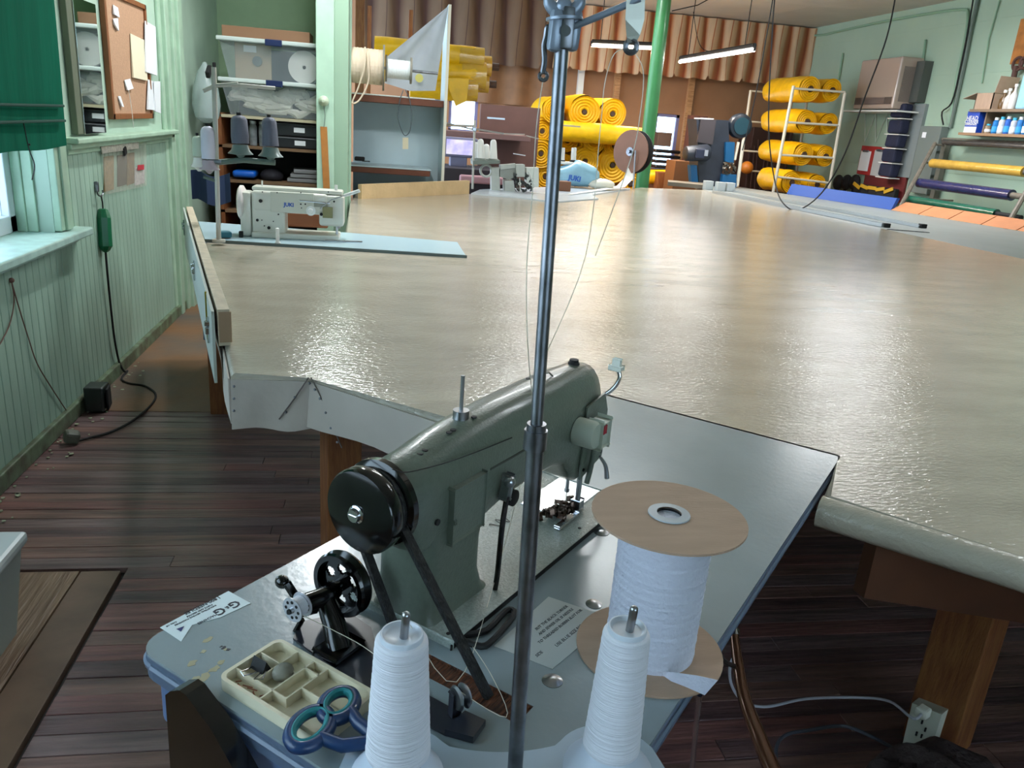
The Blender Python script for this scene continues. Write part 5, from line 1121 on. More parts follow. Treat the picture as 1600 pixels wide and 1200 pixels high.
one('upper_roll_rack', rk_, WOOD, 'brown wooden rack behind the wrapped yellow rolls', 'rack')
# ---- right rack with eight rolls
WP = mat('white_rack_paint', (206, 200, 184), .4)
RYN, RYF = 11.05, 12.45
wr_ = thing('white_pipe_rack', 'white pipe rack holding four levels of yellow rolls by the right wall', 'rack', (6.4, 11.7, 0))
P1a, P1b = Yp(1240, 134, RYN), Yp(1208, 300, RYN); P2a, P2b = Yp(1320, 145, RYN), Yp(1296, 290, RYN); P0a, P0b = Yp(1173, 141, RYF), Yp(1151, 300, RYF); P3a, P3b = Yp(1262, 150, RYF), Yp(1240, 300, RYF)
def ext(a, b_): d = (b_-a); return a + d*((a.z-.0)/(a.z-b_.z))
for a, c in ((P1a, P1b), (P2a, P2b), (P0a, P0b), (P3a, P3b)): part('upright', B().cyl(a, ext(a, c), .022, n=10), WP, wr_, smooth=True)
lv = [(138, 144), (191, 196), (242, 247), (276, 286)]
for y1_, y2_ in lv:
    a = Yp(1240-(y1_-134)*.19, y1_, RYN); c = Yp(1320-(y2_-145)*.165, y2_, RYN)
    part('front_bar', B().cyl(a, c, .016, n=8), WP, wr_, smooth=True)
    a2 = Vector((P0a.x-(a.x*0), RYF, a.z)); part('back_bar', B().cyl((P0a.x+.0, RYF, a.z), (P3a.x, RYF, a.z), .014, n=8), WP, wr_, smooth=True)
RR = [((1265, 139), (1299, 141), .175, 'top'), ((1260, 190), (1294, 193), .165, 'second'), ((1255, 241), (1289, 244), .165, 'third'), ((1236, 285), (1275, 288), .165, 'bottom')]
for k, (a, c, r, w_) in enumerate(RR):
    ring_roll('plump yellow fabric roll on the %s level of the white pipe rack, left one' % w_, Yp(*a, RYN+.05), r, 1.15 if k < 3 else .8, 'yellow rolls on the white pipe rack', rk=80+k, tubeout=.05)
    ring_roll('plump yellow fabric roll on the %s level of the white pipe rack, right one' % w_, Yp(*c, RYN+.1), r*.93, 1.1, 'yellow rolls on the white pipe rack', rk=90+k, tubeout=.05)
dr = B()
random.seed(4)
for i in range(9):
    p = Yp(1178+i*7, 225, 13.2); dr.cyl((p.x, 13.2, .4), (p.x+random.uniform(-.05, .05), 13.3, p.z+random.uniform(-.1, .3)), .012, n=6)
q = one('leaning_rods', dr, mat('dark_brown_rods', (60, 34, 28), .6), 'thin rods leaning in the dark behind the white pipe rack', 'rods'); q['kind'] = 'stuff'
one('dark_cabinet', B().bb((Yp(1172, 250, 13.3).x, 13.35, 0), (Yp(1235, 250, 13.3).x, 13.9, Yp(1200, 200, 13.3).z), bev=.01), mat('dark_brown_cabinet', (58, 34, 28), .6), 'dark brown cabinet behind the left side of the white pipe rack', 'cabinet')
one('orange_ball', B().ball(Yp(1167, 262, 12.3), .10, 16), mat('amber_ball', (176, 104, 24), .5), 'amber round float behind the blue press by the pipe rack', 'float', smooth=True)
# ================================================================ BLUE PRESS
PYY = 10.9
NV = mat('navy_machine', (34, 40, 52), .45, coat=.1, var=.25, vscale=6); PB = mat('press_blue', (14, 84, 130), .45)
pz = lambda x, y, Y=PYY: Yp(x, y, Y)
def pslab(pts, y0, y1, Yr=PYY):
    return B().rings([[Vector((pz(x, y, Yr).x, y0, pz(x, y, Yr).z)) for x, y in pts], [Vector((pz(x, y, Yr).x, y1, pz(x, y, Yr).z)) for x, y in pts]])
pr_ = thing('riveting_press', 'dark navy and blue riveting press with round guard wheel at far end of table', 'press', tuple(Vector((pz(1120, 300).x, PYY, 0))))
part('column', pslab([(1092, 290), (1090, 215), (1088, 186), (1138, 188), (1140, 230), (1122, 292)], PYY, PYY+.35), NV, pr_)
part('grey_cover', pslab([(1088, 222), (1094, 186), (1118, 187), (1112, 226)], PYY-.03, PYY), mat('glossy_grey_cover', (70, 64, 68), .2, coat=.5), pr_)
part('cover_top', pslab([(1093, 184), (1114, 185), (1114, 187), (1093, 186)], PYY-.03, PYY+.2), PAPER, pr_)
mc0, mc1 = pz(1066, 240), pz(1105, 238)
part('motor', B().lathe(mc0+Vector((0, -.06, 0)), mc1+Vector((0, -.06, 0)), [(0, .06), (.08, .10), (.9, .115), (1, .09)], 20), NV, pr_, smooth=True)
part('motor_box', B().box(pz(1087, 239)+Vector((0, -.14, 0)), (.14, .10, .13), bev=.015), mat('dark_navy_box', (40, 46, 66), .4), pr_)
part('motor_plate', B().box(pz(1095, 238)+Vector((.0, -.20, 0)), (.05, .01, .08)), mat('grey_data_plate', (150, 156, 166), .4), pr_)
part('blue_arm', pslab([(1131, 252), (1132, 222), (1146, 222), (1144, 255)], PYY-.05, PYY+.15), PB, pr_)
part('blue_base', pslab([(1080, 285), (1078, 258), (1088, 258), (1090, 285)], PYY-.02, PYY+.1), PB, pr_)
part('blue_block', pslab([(1124, 290), (1126, 272), (1147, 272), (1147, 292)], PYY-.08, PYY+.2), PB, pr_)
wc_ = pz(1157, 197)
part('guard_wheel', B().lathe(wc_+Vector((0, .10, 0)), wc_+Vector((0, -.05, 0)), [(0, .12), (.15, .165), (.6, .17), (.9, .155), (.95, .12), (1, .01)], 32), mat('wheel_navy', (22, 30, 40), .35, coat=.2), pr_, smooth=True)
part('wheel_face', B().cyl(wc_+Vector((.0, -.052, 0)), wc_+Vector((0, -.056, 0)), .115, n=28), mat('wheel_teal', (26, 62, 74), .4), pr_)
random.seed(9); hx_ = B()
for i in range(22):
    c = pz(1128+20*random.random(), 255+17*random.random()); hx_.box(c+Vector((0, -.08*random.random(), 0)), (.05*random.random()+.015, .04, .03*random.random()+.01), (random.random(), random.random(), random.random()))
part('die_head', hx_, mat('greasy_steel', (96, 92, 84), .35, .7), pr_)
part('white_frame', B().tube([pz(1162, 218, PYY-.06), pz(1152, 290, PYY-.06)], .024, 6).tube([pz(1154, 222, PYY-.03), pz(1148, 250, PYY-.03)], .02, 6), WP, pr_)
one('brown_carton', B().bb((pz(1052, 280, 11.6).x, 11.6, 0), (pz(1090, 280, 11.6).x, 12.0, pz(1070, 252, 11.6).z), bev=.005), mat('carton_brown', (124, 84, 54), .7), 'brown carton standing left of the riveting press', 'carton')
one('dark_red_panel', B().bb((pz(1070, 240, 12.6).x, 12.6, 0), (pz(1098, 240, 12.6).x, 12.7, pz(1080, 180, 12.6).z)), mat('maroon_panel', (84, 48, 40), .6), 'dark maroon board standing behind the press motor', 'board')
# things in front of the bright back window
wxx = (Yp(1018, 250, 13.2), Yp(1056, 250, 13.2))
for i, (y0_, y1_) in enumerate(((232, 240), (240.5, 248), (248.5, 256), (256.5, 264))):
    a = Yp(1018, y0_, 13.2); c = Yp(1057, y1_, 13.2)
    one('black_folded_bundle', B().box(((a.x+c.x)/2, 13.2, (a.z+c.z)/2), (c.x-a.x, .4, abs(a.z-c.z)*1.0), bev=.02), mat('black_glossy_fabric', (22, 22, 24), .25), 'black folded bundle in front of the bright back window, %s of the pile' % ('topmost', 'second from top', 'third from top', 'bottom')[i], 'bundle', group='black bundles below the bright back window')
a = Yp(1026, 206, 13.4); c = Yp(1045, 229, 13.4)
one('brown_box_on_bundles', B().bb((a.x, 13.3, c.z), (c.x, 13.6, a.z), bev=.01), mat('brown_box_m', (92, 70, 58), .6), 'brown box standing on the black bundles against the bright window', 'box')
a = Yp(995, 276, 12.4); c = Yp(1058, 277, 12.4)
ring_roll('yellow fabric roll lying low behind the green post under the window', a, .11, (c-a).length, 'yellow rolls in the centre stack', axis=(c-a).normalized(), rk=120)
one('window_bench', B().bb((Yp(1000, 290, 13.0).x, 12.2, 0), (Yp(1062, 290, 13.0).x, 13.7, Yp(1040, 264.5, 13.2).z), bev=.01), WOOD, 'low bench under the bright back window', 'bench')
# ================================================================ BACK-MIDDLE: monitor, overlocker, bagged machine
DKB = mat('desk_dark', (40, 34, 40), .6)
one('back_desk', B().bb((Yp(690, 290, 9.6).x, 9.3, 0), (Yp(800, 290, 9.6).x, 10.1, Yp(740, 262, 9.6).z), bev=.01), DKB, 'dark desk behind the overlock machine', 'desk')
mt = thing('monitor', 'old grey monitor with a lit violet screen behind the thread cones', 'monitor', tuple(Yp(718, 252, 9.6)))
a = Yp(690, 213, 9.6); c = Yp(746, 248, 9.6)
part('housing', B().bb((a.x, 9.6, c.z), (c.x, 9.85, a.z), bev=.02), mat('monitor_grey', (104, 104, 128), .5), mt)
a = Yp(698, 217, 9.59); c = Yp(738, 243, 9.59)
part('stand', B().box(Vector(((a.x+c.x)/2, 9.72, c.z-.06)), (.2, .2, .16), bev=.01), mat('monitor_grey', (104, 104, 128), .5), mt)
scm = mat('violet_screen', (150, 140, 214), .2, emit=.9, col2=(206, 196, 196), vscale=6)
nt = scm.node_tree; rpn = [n for n in nt.nodes if n.type == 'VALTORGB'][0]; nt.links.new(rpn.outputs[0], nt.nodes['Principled BSDF'].inputs['Emission Color'])
part('screen', B().bb((a.x, 9.592, c.z), (c.x, 9.6, a.z)), scm, mt, label='lit violet screen')
one('brown_shelf_rail', B().bb((Yp(690, 205, 9.9).x, 9.9, Yp(690, 212, 9.9).z), (Yp(830, 205, 9.9).x, 10.6, Yp(690, 203, 9.9).z), bev=.005), mat('mauve_brown', (112, 82, 78), .6), 'mauve-brown rail above the monitor', 'shelf')
one('brown_partition', B().bb((Yp(748, 230, 10.6).x, 10.6, 0), (Yp(840, 230, 10.6).x, 10.7, Yp(790, 165, 10.6).z)), mat('brown_partition', (92, 62, 54), .7, var=.1), 'dark brown partition behind the overlock machine', 'partition')
pk = B(); a = Yp(722, 280, 9.2)
one('pink_bin_rail', B().box(Yp(752, 281, 9.2), (.50, .06, .09), bev=.02), mat('dusty_pink', (176, 132, 138), .5), 'dusty pink rail behind the overlock machine stand', 'rail')
# overlock machine standing on its pale table
OY = 7.85
OT = thing('overlock_table', 'pale laminate overlock table at the far edge of cutting table', 'table', (1.4, OY, 0))
o_ = [Zp(x, y, T0+.012) for x, y in ((735, 300), (780, 294), (880, 297), (1000, 291), (930, 312), (870, 313), (800, 306))]
o_ = [Zp(736, 302, T0+.012), Zp(800, 307, T0+.012), Zp(868, 315, T0+.012), Zp(935, 310, T0+.012), Zp(925, 304, T0+.012), Zp(985, 294, T0+.012), Zp(880, 291, T0+.012), Zp(750, 296, T0+.012)]
part('tabletop', B().prism([xy(p) for p in o_], T0-.02, T0+.012), mat('pale_lilac_laminate', (196, 204, 210), .25), OT)
for p in ((1.1, 8.1), (2.0, 8.4), (2.4, 9.2)): part('leg', leg(p, .05, (0, T0-.02), m=BLACKM), BLACKM, OT)
OTZ = T0+.012
ov = thing('overlock_machine', 'grey-white overlock machine with exposed loopers at the far table edge', 'sewing machine', (Yp(810, 285, OY).x, OY, OTZ))
OG = mat('overlock_grey', (176, 180, 172), .35, var=.1, vscale=10); OD = mat('overlock_dark', (70, 74, 72), .4, .3)
oz = lambda x, y, Y=OY: Yp(x, y, Y)
def oslab(pts, y0, y1): return B().rings([[Vector((oz(x, y).x, y0, max(OTZ, oz(x, y).z))) for x, y in pts], [Vector((oz(x, y).x, y1, max(OTZ, oz(x, y).z))) for x, y in pts]])
part('pillar', oslab([(768, 262), (781, 262), (781, 301), (768, 301)], OY, OY+.12), OG, ov)
part('arm', oslab([(780, 264), (806, 260), (806, 276), (795, 281), (780, 276)], OY, OY+.10), mat('overlock_arm', (136, 140, 132), .4), ov)
part('top_plate', oslab([(782, 258), (806, 256), (806, 262), (782, 265)], OY-.01, OY+.10), OG, ov)
part('head', oslab([(805, 257), (819, 257), (819, 276), (806, 276)], OY-.04, OY+.10), OG, ov)
part('front_cover', oslab([(822, 262), (841, 262), (841, 292), (830, 292), (822, 284)], OY-.03, OY+.10), mat('overlock_white', (204, 208, 200), .35), ov)
part('cylinder_bed', oslab([(788, 282), (802, 282), (804, 303), (788, 302)], OY-.02, OY+.12), OG, ov)
part('belt_guard', B().torus(oz(760, 267)+Vector((0, .02, 0)), (.1, 1, 0), .055, .012, 24, 8), OG, ov)
random.seed(2); b = B()
for i in range(40):
    c = oz(803+28*random.random(), 270+28*random.random()); b.box((c.x, OY-.03*random.random(), max(OTZ+.01, c.z)), (.01+.03*random.random(), .03, .008+.02*random.random()), (random.random(), random.random(), random.random()))
part('looper_mechanism', b, OD, ov)
part('lever', B().tube([oz(826, 268, OY-.04), oz(834, 288, OY-.04)], .009, 6).tube([oz(812, 278, OY-.04), oz(813, 300, OY-.04)], .005, 6).torus(oz(812, 287, OY-.04), (0, 1, 0), .012, .004, 14, 6), mat('overlock_white', (204, 208, 200), .35), ov)
# its thread stand
os_ = thing('overlock_thread_stand', 'thread stand with crossed arms holding four cones beside the pale unit', 'thread stand', (oz(738, 300).x, OY, OTZ))
part('pole', B().cyl(Vector((oz(738, 300).x, OY, OTZ)), oz(742, 188), .011, n=10), PW, os_, smooth=True)
part('upper_arm', B().tube([oz(697, 192), oz(742, 203)], .007, 6).tube([oz(745, 202), oz(787, 209)], .009, 6).box(oz(741, 202), (.04, .04, .04), bev=.006).box(oz(775, 185), (.17, .01, .016)), STEEL, os_)
part('thread_rod', B().tube([oz(698, 196), oz(740, 197)], .010, 8).tube([oz(787, 209), oz(820, 210)], .006, 6).tube([oz(822, 212), oz(842, 217)], .006, 6).tube([oz(802, 240), oz(821, 243)], .006, 6), CHROME, os_)
part('cone_tray', oslab([(738, 251), (780, 250), (780, 255), (738, 257)], OY-.06, OY+.16), mat('grey_green_tray', (110, 120, 112), .5), os_)
for i, (x, yt, yb_, dy, w_) in enumerate(((751, 217, 249, 0, 'front left'), (771, 218, 250, 0, 'front right'), (744, 222, 249, .12, 'rear left'), (760, 225, 250, .12, 'rear right'))):
    a = Yp(x, yt, OY+dy); c = Yp(x, yb_, OY+dy)
    t = thing('overlock_cone', 'white thread cone, %s of the four on the overlock stand' % w_, 'thread cone', tuple(c), group='cones on the overlock stand')
    part('thread', B().lathe(c, a, [(0, .042), (.1, .038), (.85, .030), (.95, .024), (1, .010)], 18), WHITE, t, smooth=True)
    part('dish', B().lathe(c-Vector((0, 0, .012)), c+Vector((0, 0, .012)), [(0, .06), (.5, .055), (1, .045)], 18), mat('grey_green_tray', (110, 120, 112), .5), t)
# bagged machine
BY = 8.9
bz_ = lambda x, y, Y=BY: Yp(x, y, Y)
cz = bz_(900, 276)
bgm = thing('bagged_sewing_machine', 'sewing machine covered with a pale blue plastic bag on the far table', 'sewing machine', tuple(Vector((cz.x, BY, OTZ))))
b = B(); R = []
for i in range(11):
    u = i/10; x = bz_(858+(76*u), 280).x; zt = (bz_(860+70*u, 256+4*math.sin(u*9)-(3 if .4 < u < .9 else 0)).z); zbm = OTZ+.01+(.05 if u > .85 else 0)
    if i in (0, 10): zt = (zt+zbm)/2+.03; 
    R.append([Vector((x, BY+.14*math.cos(a)*(.5 if i in (0, 10) else 1)*(1+.08*math.sin(5*a+i)), (zt+zbm)/2+(zt-zbm)/2*math.sin(a))) for a in [2*PI*k/18 for k in range(18)]])
b.rings(R)
part('plastic_cover', b, mat('pale_blue_film', (150, 196, 216), .25, bump=.7, scale=12, var=.08, alpha=.92), bgm, smooth=True)
text('JUKI', .075, bz_(898, 279, BY-.17), (1, 0, -.12), (0, 0, 1), mat('logo_blue', (28, 84, 176), .4), bgm, name='logo', bold=.003)
part('machine_top', B().box(bz_(890, 255)+Vector((0, 0, 0)), (.26, .12, .03), bev=.01), WHITE, bgm)
one('brown_wood_block', B().box(Vector((bz_(877, 295, 8.3).x, 8.3, OTZ+.05)), (.17, .12, .10), (0, 0, .1), bev=.006), mat('brown_block', (124, 82, 58), .6), 'brown wooden block in front of the bagged machine', 'block')
for i, x in enumerate((879, 897)):
    a = bz_(x, 231); c = bz_(x-1, 250)
    t = thing('small_white_cone', 'white thread tube, %s of the pair above the bagged machine' % ('left' if i == 0 else 'right'), 'thread cone', tuple(c), group='thread tubes over the bagged machine')
    part('thread', B().cyl(c, a, .030, .028, n=16), WHITE, t, smooth=True); part('cup', B().lathe(c-Vector((0, 0, .03)), c, [(0, .05), (1, .034)], 16), BLACKM, t)
part('hook_bar', B().box(bz_(893, 197), (.20, .01, .014)), PW, os_)
# brown reel of tape near green post
RYY = 9.3
c = Yp(986, 237, RYY)
br = thing('brown_tape_reel', 'brown cardboard reel on edge left of the green post with white tape running off', 'reel', tuple(c-Vector((0, 0, .25))))
axr = Vector((-.72, -.55, .02)).normalized()
part('disc', B().cyl(c, c+axr*.012, .245, n=36), mat('brown_disc', (120, 84, 66), .7, var=.1), br)
part('disc', B().cyl(c-axr*.10, c-axr*.088, .245, n=36), BLACKM, br)
part('wound_tape', B().cyl(c-axr*.09, c, .18, n=30), WHITE, br)
part('hub', B().cyl(c, c+axr*.03, .05, n=16).cyl(c+axr*.03, c+axr*.06, .02, n=10), DSTEEL, br)
part('stand', B().tube([Yp(993, 235, RYY-.1), Vector((Yp(990, 290, RYY-.1).x, RYY-.1, OTZ))], .009, 6), STEEL, br)
tt = [Yp(988, 262, RYY), Yp(982, 280, RYY-.1), Zp(970, 292, OTZ+.03), Zp(930, 298, OTZ+.01), Zp(890, 304, OTZ+.006), Zp(830, 301, OTZ+.006)]
R = [[p+Vector((-w_, 0, w_*.2)), p+Vector((w_, 0, 0)), p+Vector((w_, .006, .004)), p+Vector((-w_, .006, .004))] for p, w_ in zip(tt, (.055, .05, .05, .03, .02, .02))]
part('tape_tail', B().rings(R), WHITE, br, label='white tape running down onto the table')
# small pale things
one('white_bag_heap', B().ball(Zp(950, 291, OTZ+.06)+Vector((0, .3, 0)), (.16, .10, .06), 14), mat('white_film', (224, 222, 206), .4, bump=.5, scale=20), 'small white plastic heap on the far table right of the bagged machine', 'bag', smooth=True)
# ================================================================ GREY TRACK TABLE
GT_ = mat('grey_track_top', (136, 142, 140), .42, var=.06, vscale=3)
gA, gB = Vector((4.122, 9.985, 0)), Vector((4.495, 4.939, 0))
base0, base1, base2 = Zp(1229, 303, T0), Zp(1392, 328, T0), Zp(1600, 362, T0)
gt = thing('grey_track_table', 'grey long table with metal tracks along the right side', 'table', (5.2, 7, 0))
farP = Zp(1085, 288, T0)
part('tabletop', B().prism([xy(gA), xy(gB), (4.63, 2.2), (6.35, 2.2), (6.48, 6.3), xy(base2), xy(base1), xy(base0), xy(Zp(1150, 291, T0)), xy(farP)], T0-.05, T0-.002), GT_, gt)
for p in ((4.8, 9.5), (5.6, 9.5), (4.8, 6), (6.2, 6), (4.9, 3), (6.1, 3)): part('leg', leg(p, .07, (0, T0-.05)), BLACKM, gt)
TRK = mat('aluminium_track', (176, 182, 184), .35, .5)
def track(p, q, w, h, lb, off=0):
    p = Zp(*p, T0); q = Zp(*q, T0); d = (q-p).normalized(); n = Vector((-d.y, d.x, 0)); b = B()
    for s0_, s1_, hh in ((-w, -w*.6, h), (-w*.6, w*.6, h*.35), (w*.6, w, h)):
        b.rings([[p+n*s0_, p+n*s1_, p+n*s1_+Vector((0, 0, hh)), p+n*s0_+Vector((0, 0, hh))], [q+n*s0_, q+n*s1_, q+n*s1_+Vector((0, 0, hh)), q+n*s0_+Vector((0, 0, hh))]])
    t = thing('metal_track', lb, 'track', tuple(q), group='metal tracks on the grey table')
    part('channel', b, TRK, t)
    part('end_cap', B().box(q+Vector((0, 0, .018)), (.06, .05, .036), bev=.004), BLACKM, t)
track((1118, 302), (1384, 355), .05, .03, 'long metal track along edge of the grey table, ending nearest the cutting table')
track((1150, 300), (1441, 356), .045, .025, 'long metal track further across the grey table with a black end cap')
one('thin_strip', B().rings([[Zp(1385, 359, T0)+Vector((0, 0, .001)), Zp(1385, 359, T0)+Vector((.02, .0, .001)), Zp(1385, 359, T0)+Vector((.01, 0, .008))], [Zp(1450, 364, T0)+Vector((0, 0, .001)), Zp(1450, 364, T0)+Vector((.02, .0, .001)), Zp(1450, 364, T0)+Vector((.01, 0, .008))]]), DSTEEL, 'thin dark strip extending from the track end on the grey table', 'strip')
for i, (x, y) in enumerate(((1110, 297), (1129, 299), (1144, 300))):
    c = Zp(x, y, T0); one('grey_carton', B().box(c+Vector((0, .1, .055)), (.11, .09, .11), (0, 0, .1), bev=.004), mat('light_grey_box', (170, 178, 180), .5), 'small light grey block at far end of the tracks, %s of three' % ('leftmost', 'middle', 'rightmost')[i], 'block', group='grey blocks at the far end of the tracks')
one('dark_bar', B().rings([[Zp(1043, 287, T0), Zp(1043, 290, T0), Zp(1043, 290, T0)+Vector((0, 0, .05)), Zp(1043, 287, T0)+Vector((0, 0, .05))], [Zp(1108, 292, T0), Zp(1108, 296, T0), Zp(1108, 296, T0)+Vector((0, 0, .05)), Zp(1108, 292, T0)+Vector((0, 0, .05))]]), mat('taupe_bar', (112, 104, 90), .6), 'taupe bar lying across the far table edge below the press', 'bar')
def rail(p, q, hp_, m, lb, nm, cat, lean=.06):
    p = Zp(*p, T0); q = Zp(*q, T0); n = Vector((-(q-p).y, (q-p).x, 0)).normalized()
    if n.x < 0: n = -n
    up = Vector((0, 0, hp_))+n*lean
    b = B(); b.rings([[p, p+n*.05, p+n*.05+up, p+up], [q, q+n*.05, q+n*.05+up, q+up]]); return one(nm, b, m, lb, cat)
rail((1229, 303), (1392, 328), .135, BLUEF, 'bright blue foam board standing along far edge of the grey table', 'blue_foam_board', 'foam board')
OF = mat('orange_foam', (188, 124, 84), .7, bump=.3, scale=20, var=.08)
pA = Zp(1392, 328, T0); pB = Zp(1650, 370, T0)
for i in range(5):
    a = pA.lerp(pB, i/5); c = pA.lerp(pB, (i+1)/5-.006); n = Vector((-(pB-pA).y, (pB-pA).x, 0)).normalized(); n = -n if n.x < 0 else n
    up = Vector((0, 0, .095))+n*.20
    one('orange_foam_pad', B().rings([[a, a+n*.04, a+n*.04+up, a+up], [c, c+n*.04, c+n*.04+up, c+up]]), OF, 'orange foam pad at far edge of the grey table, %s from the blue board' % ('first', 'second', 'third', 'fourth', 'fifth')[i], 'foam pad', group='orange foam pads')
# ================================================================ RIGHT WALL THINGS
def xw(x, y, X=XR): return Xp(x, y, X)
XF = 6.85
a, c = Xp(1337, 95, XF), Xp(1408, 168, XF)
ht = thing('wall_heater', 'taupe wall heater with a dark grille on a bracket shelf', 'heater', tuple(Vector((XR, (a.y+c.y)/2, c.z))))
HM = mat('taupe_enamel', (168, 150, 138), .25, coat=.4)
y0h, y1h = Xp(1402, 130, XF).y, Xp(1340, 130, XF).y; zh0, zh1 = Xp(1370, 170, XF).z, Xp(1370, 92, XF).z
part('case', B().bb((XF, y0h, zh0), (XR-.02, y1h, zh1), bev=.02), HM, ht)
part('grille', B().bb((XF-.006, y0h+.05, Xp(1370, 163, XF).z), (XF, y1h-.03, Xp(1370, 152, XF).z)), mat('dark_grille', (84, 74, 70), .4), ht)
for i in range(5):
    zz = Xp(1370, 153+2*i, XF).z; part('grille_slat', B().bb((XF-.014, y0h+.2, zz-.006), (XF-.004, y1h-.2, zz+.004)), mat('slat_taupe', (128, 112, 106), .4), ht)
part('side_vent', B().bb((XF+.06, y0h-.006, zh0+.1), (XR-.12, y0h, zh1-.12)), mat('vent_taupe', (132, 120, 112), .5, bump=1, scale=30, stretch=(1, 1, 8)), ht)
part('back_duct', B().bb((XR-.13, y0h-.18, zh0+.1), (XR-.003, y0h-.008, zh1-.05)), mat('duct_grey', (74, 78, 74), .5), ht)
bs_ = thing('white_bracket_shelf', 'white wall shelf on zigzag wire brackets below the heater', 'shelf', tuple(Vector((XR, (a.y+c.y)/2, c.z-.1))))
ys0, ys1 = Xp(1402, 170, XF-.03).y, Xp(1313, 170, XF-.03).y; zs_ = Xp(1370, 172, XF-.03).z
part('shelf_board', B().bb((XF-.03, ys0, zs_-.02), (XR-.003, ys1, zs_)), WHITE, bs_)
b = B(); yy = ys0+.2; k = 0
while yy < ys1-.3:
    b.tube([(XR-.02, yy, zs_-.02), (XR-.02, yy+.14, zs_-.42), (XR-.02, yy+.28, zs_-.02)], .008, 5); yy += .28
part('wire_bracket', b, mat('bracket_white', (190, 200, 190), .4), bs_)
# navy pocket strip
nv = thing('navy_pocket_strip', 'navy fabric pocket strip hanging from the shelf, beside the grey panel', 'organizer', tuple(xw(1400, 265, XR-.15)))
NVY = mat('navy_fabric', (26, 32, 58), .8, bump=.4, scale=20, var=.2)
xs_ = [(1411, 163), (1406, 188), (1402, 210), (1396, 233), (1391, 256)]
for i, (x, y) in enumerate(xs_):
    p = Xp(x, y, XR-.16); hgt = .21
    part('pocket', B().box((XR-.16, p.y, p.z-hgt/2+.02), (.14, .30, hgt*.86), (.0, .05*(-1)**i, 0), bev=.03), NVY, nv)
    part('pocket_edge', B().box((XR-.16, p.y, p.z-hgt+.02), (.17, .32, .012), (0, 0, 0)), WHITE, nv)
# grey panels
ga = B(); P = [xw(1418, 163), xw(1452, 163), xw(1436, 279), xw(1400, 279)]
ya, yb3 = xw(1452, 163).y, xw(1416, 163).y
one('sheet_metal_board', B().bb((XR-.05, ya, xw(1430, 279).z), (XR-.003, yb3+.05, xw(1430, 163).z), bev=.0), mat('grey_panel', (126, 134, 134), .45), 'tall plain grey sheet panel mounted on the right wall', 'panel')
ya2, yb4 = xw(1483, 205).y, xw(1450, 205).y
eb = thing('electrical_box', 'grey electrical box at conduit bottom on the right wall', 'electrical box', (XR, (ya2+yb4)/2, xw(1460, 300).z))
part('box', B().bb((XR-.12, ya2, xw(1462, 305).z), (XR-.003, yb4, xw(1462, 198).z), bev=.006), mat('panel_grey', (112, 122, 118), .45), eb)
part('data_label', B().box((XR-.122, (ya2+yb4)/2+.1, xw(1460, 212).z), (.004, .08, .07)), PAPER, eb)
# red boards with clipboards
rb0, rb1 = xw(1393, 252, XR-.06), xw(1341, 252, XR-.06); rb0.z = xw(1370, 229, XR-.06).z; rb1.z = xw(1365, 275, XR-.06).z
rd = thing('red_notice_board', 'red board with two hung clipboards on the right wall', 'notice board', (XR, (rb0.y+rb1.y)/2, rb1.z))
part('board', B().bb((XR-.05, rb0.y, rb1.z), (XR-.02, rb1.y, rb0.z), bev=.004), mat('brick_red_paint', (168, 40, 38), .5), rd)
for (x0, x1, y0_, y1_, cc, lb) in ((1341, 1356, 235, 266, PAPER, None), (1362, 1378, 234, 274, mat('grey_sheet', (190, 190, 190), .6), None)):
    p, q = xw(x0+1, 252, XR-.07), xw(x1+1, 252, XR-.07); p.z = xw(x0, y0_, XR-.07).z; q.z = xw(x0, y1_, XR-.07).z
    t = thing('clipboard', '%s clipboard on the red board' % ('white' if x0 == 1341 else 'longer grey'), 'clipboard', tuple(Vector((XR-.06, p.y, q.z))), group='clipboards on the red board')
    part('sheet', B().bb((XR-.064, min(p.y, q.y), q.z), (XR-.054, max(p.y, q.y), p.z)), cc, t)
    part('clip', B().box((XR-.07, (p.y+q.y)/2, p.z), (.02, .14, .03), bev=.004), DSTEEL, t)
rs0, rs1 = xw(1400, 275, XR-.2), xw(1330, 304, XR-.2)
rsh = thing('red_tool_shelf', 'dark red wall shelf with yellow and black strap tools under the clipboards', 'shelf', (XR, (rs0.y+rs1.y)/2, rs1.z))
part('shelf_back', B().bb((XR-.04, rs0.y, rs1.z), (XR-.003, rs1.y, rs0.z), bev=.004), mat('maroon_shelf', (104, 34, 34), .6), rsh)
part('shelf_board', B().bb((XR-.25, rs0.y, rs1.z-.02), (XR-.003, rs1.y, rs1.z)), mat('maroon_shelf', (104, 34, 34), .6), rsh)
random.seed(21)
for i in range(5):
    yy = rs0.y+(rs1.y-rs0.y)*(i+.5)/5
    t = thing('strap_clamp', 'yellow and black strap clamp on the dark red shelf, number %s from the right' % ('one', 'two', 'three', 'four', 'five')[i], 'clamp', (XR-.14, yy, rs1.z), group='strap clamps on the dark red shelf')
    part('body', B().box((XR-.14, yy, rs1.z+.09), (.10, .17, .16), (0, 0, .3), bev=.02), BLACKM, t)
    part('strap', B().box((XR-.20, yy, rs1.z+.14), (.02, .16, .05), (.2*(i-2), 0, .2), bev=.005), mat('strap_yellow', (206, 160, 40), .5), t)
for i in range(3):
    p = xw(1309+i*13, 285, XR-.08)
    one('black_work_glove', B().ball((XR-.072, p.y, p.z), (.07, .11, .12), 12).box((XR-.08, p.y, p.z-.13), (.03, .03, .1)), BLACKM, 'black lumpy glove hanging on the right wall beside the red shelf, %s of three' % ('leftmost', 'middle', 'rightmost')[i], 'glove', group='black gloves on the right wall')
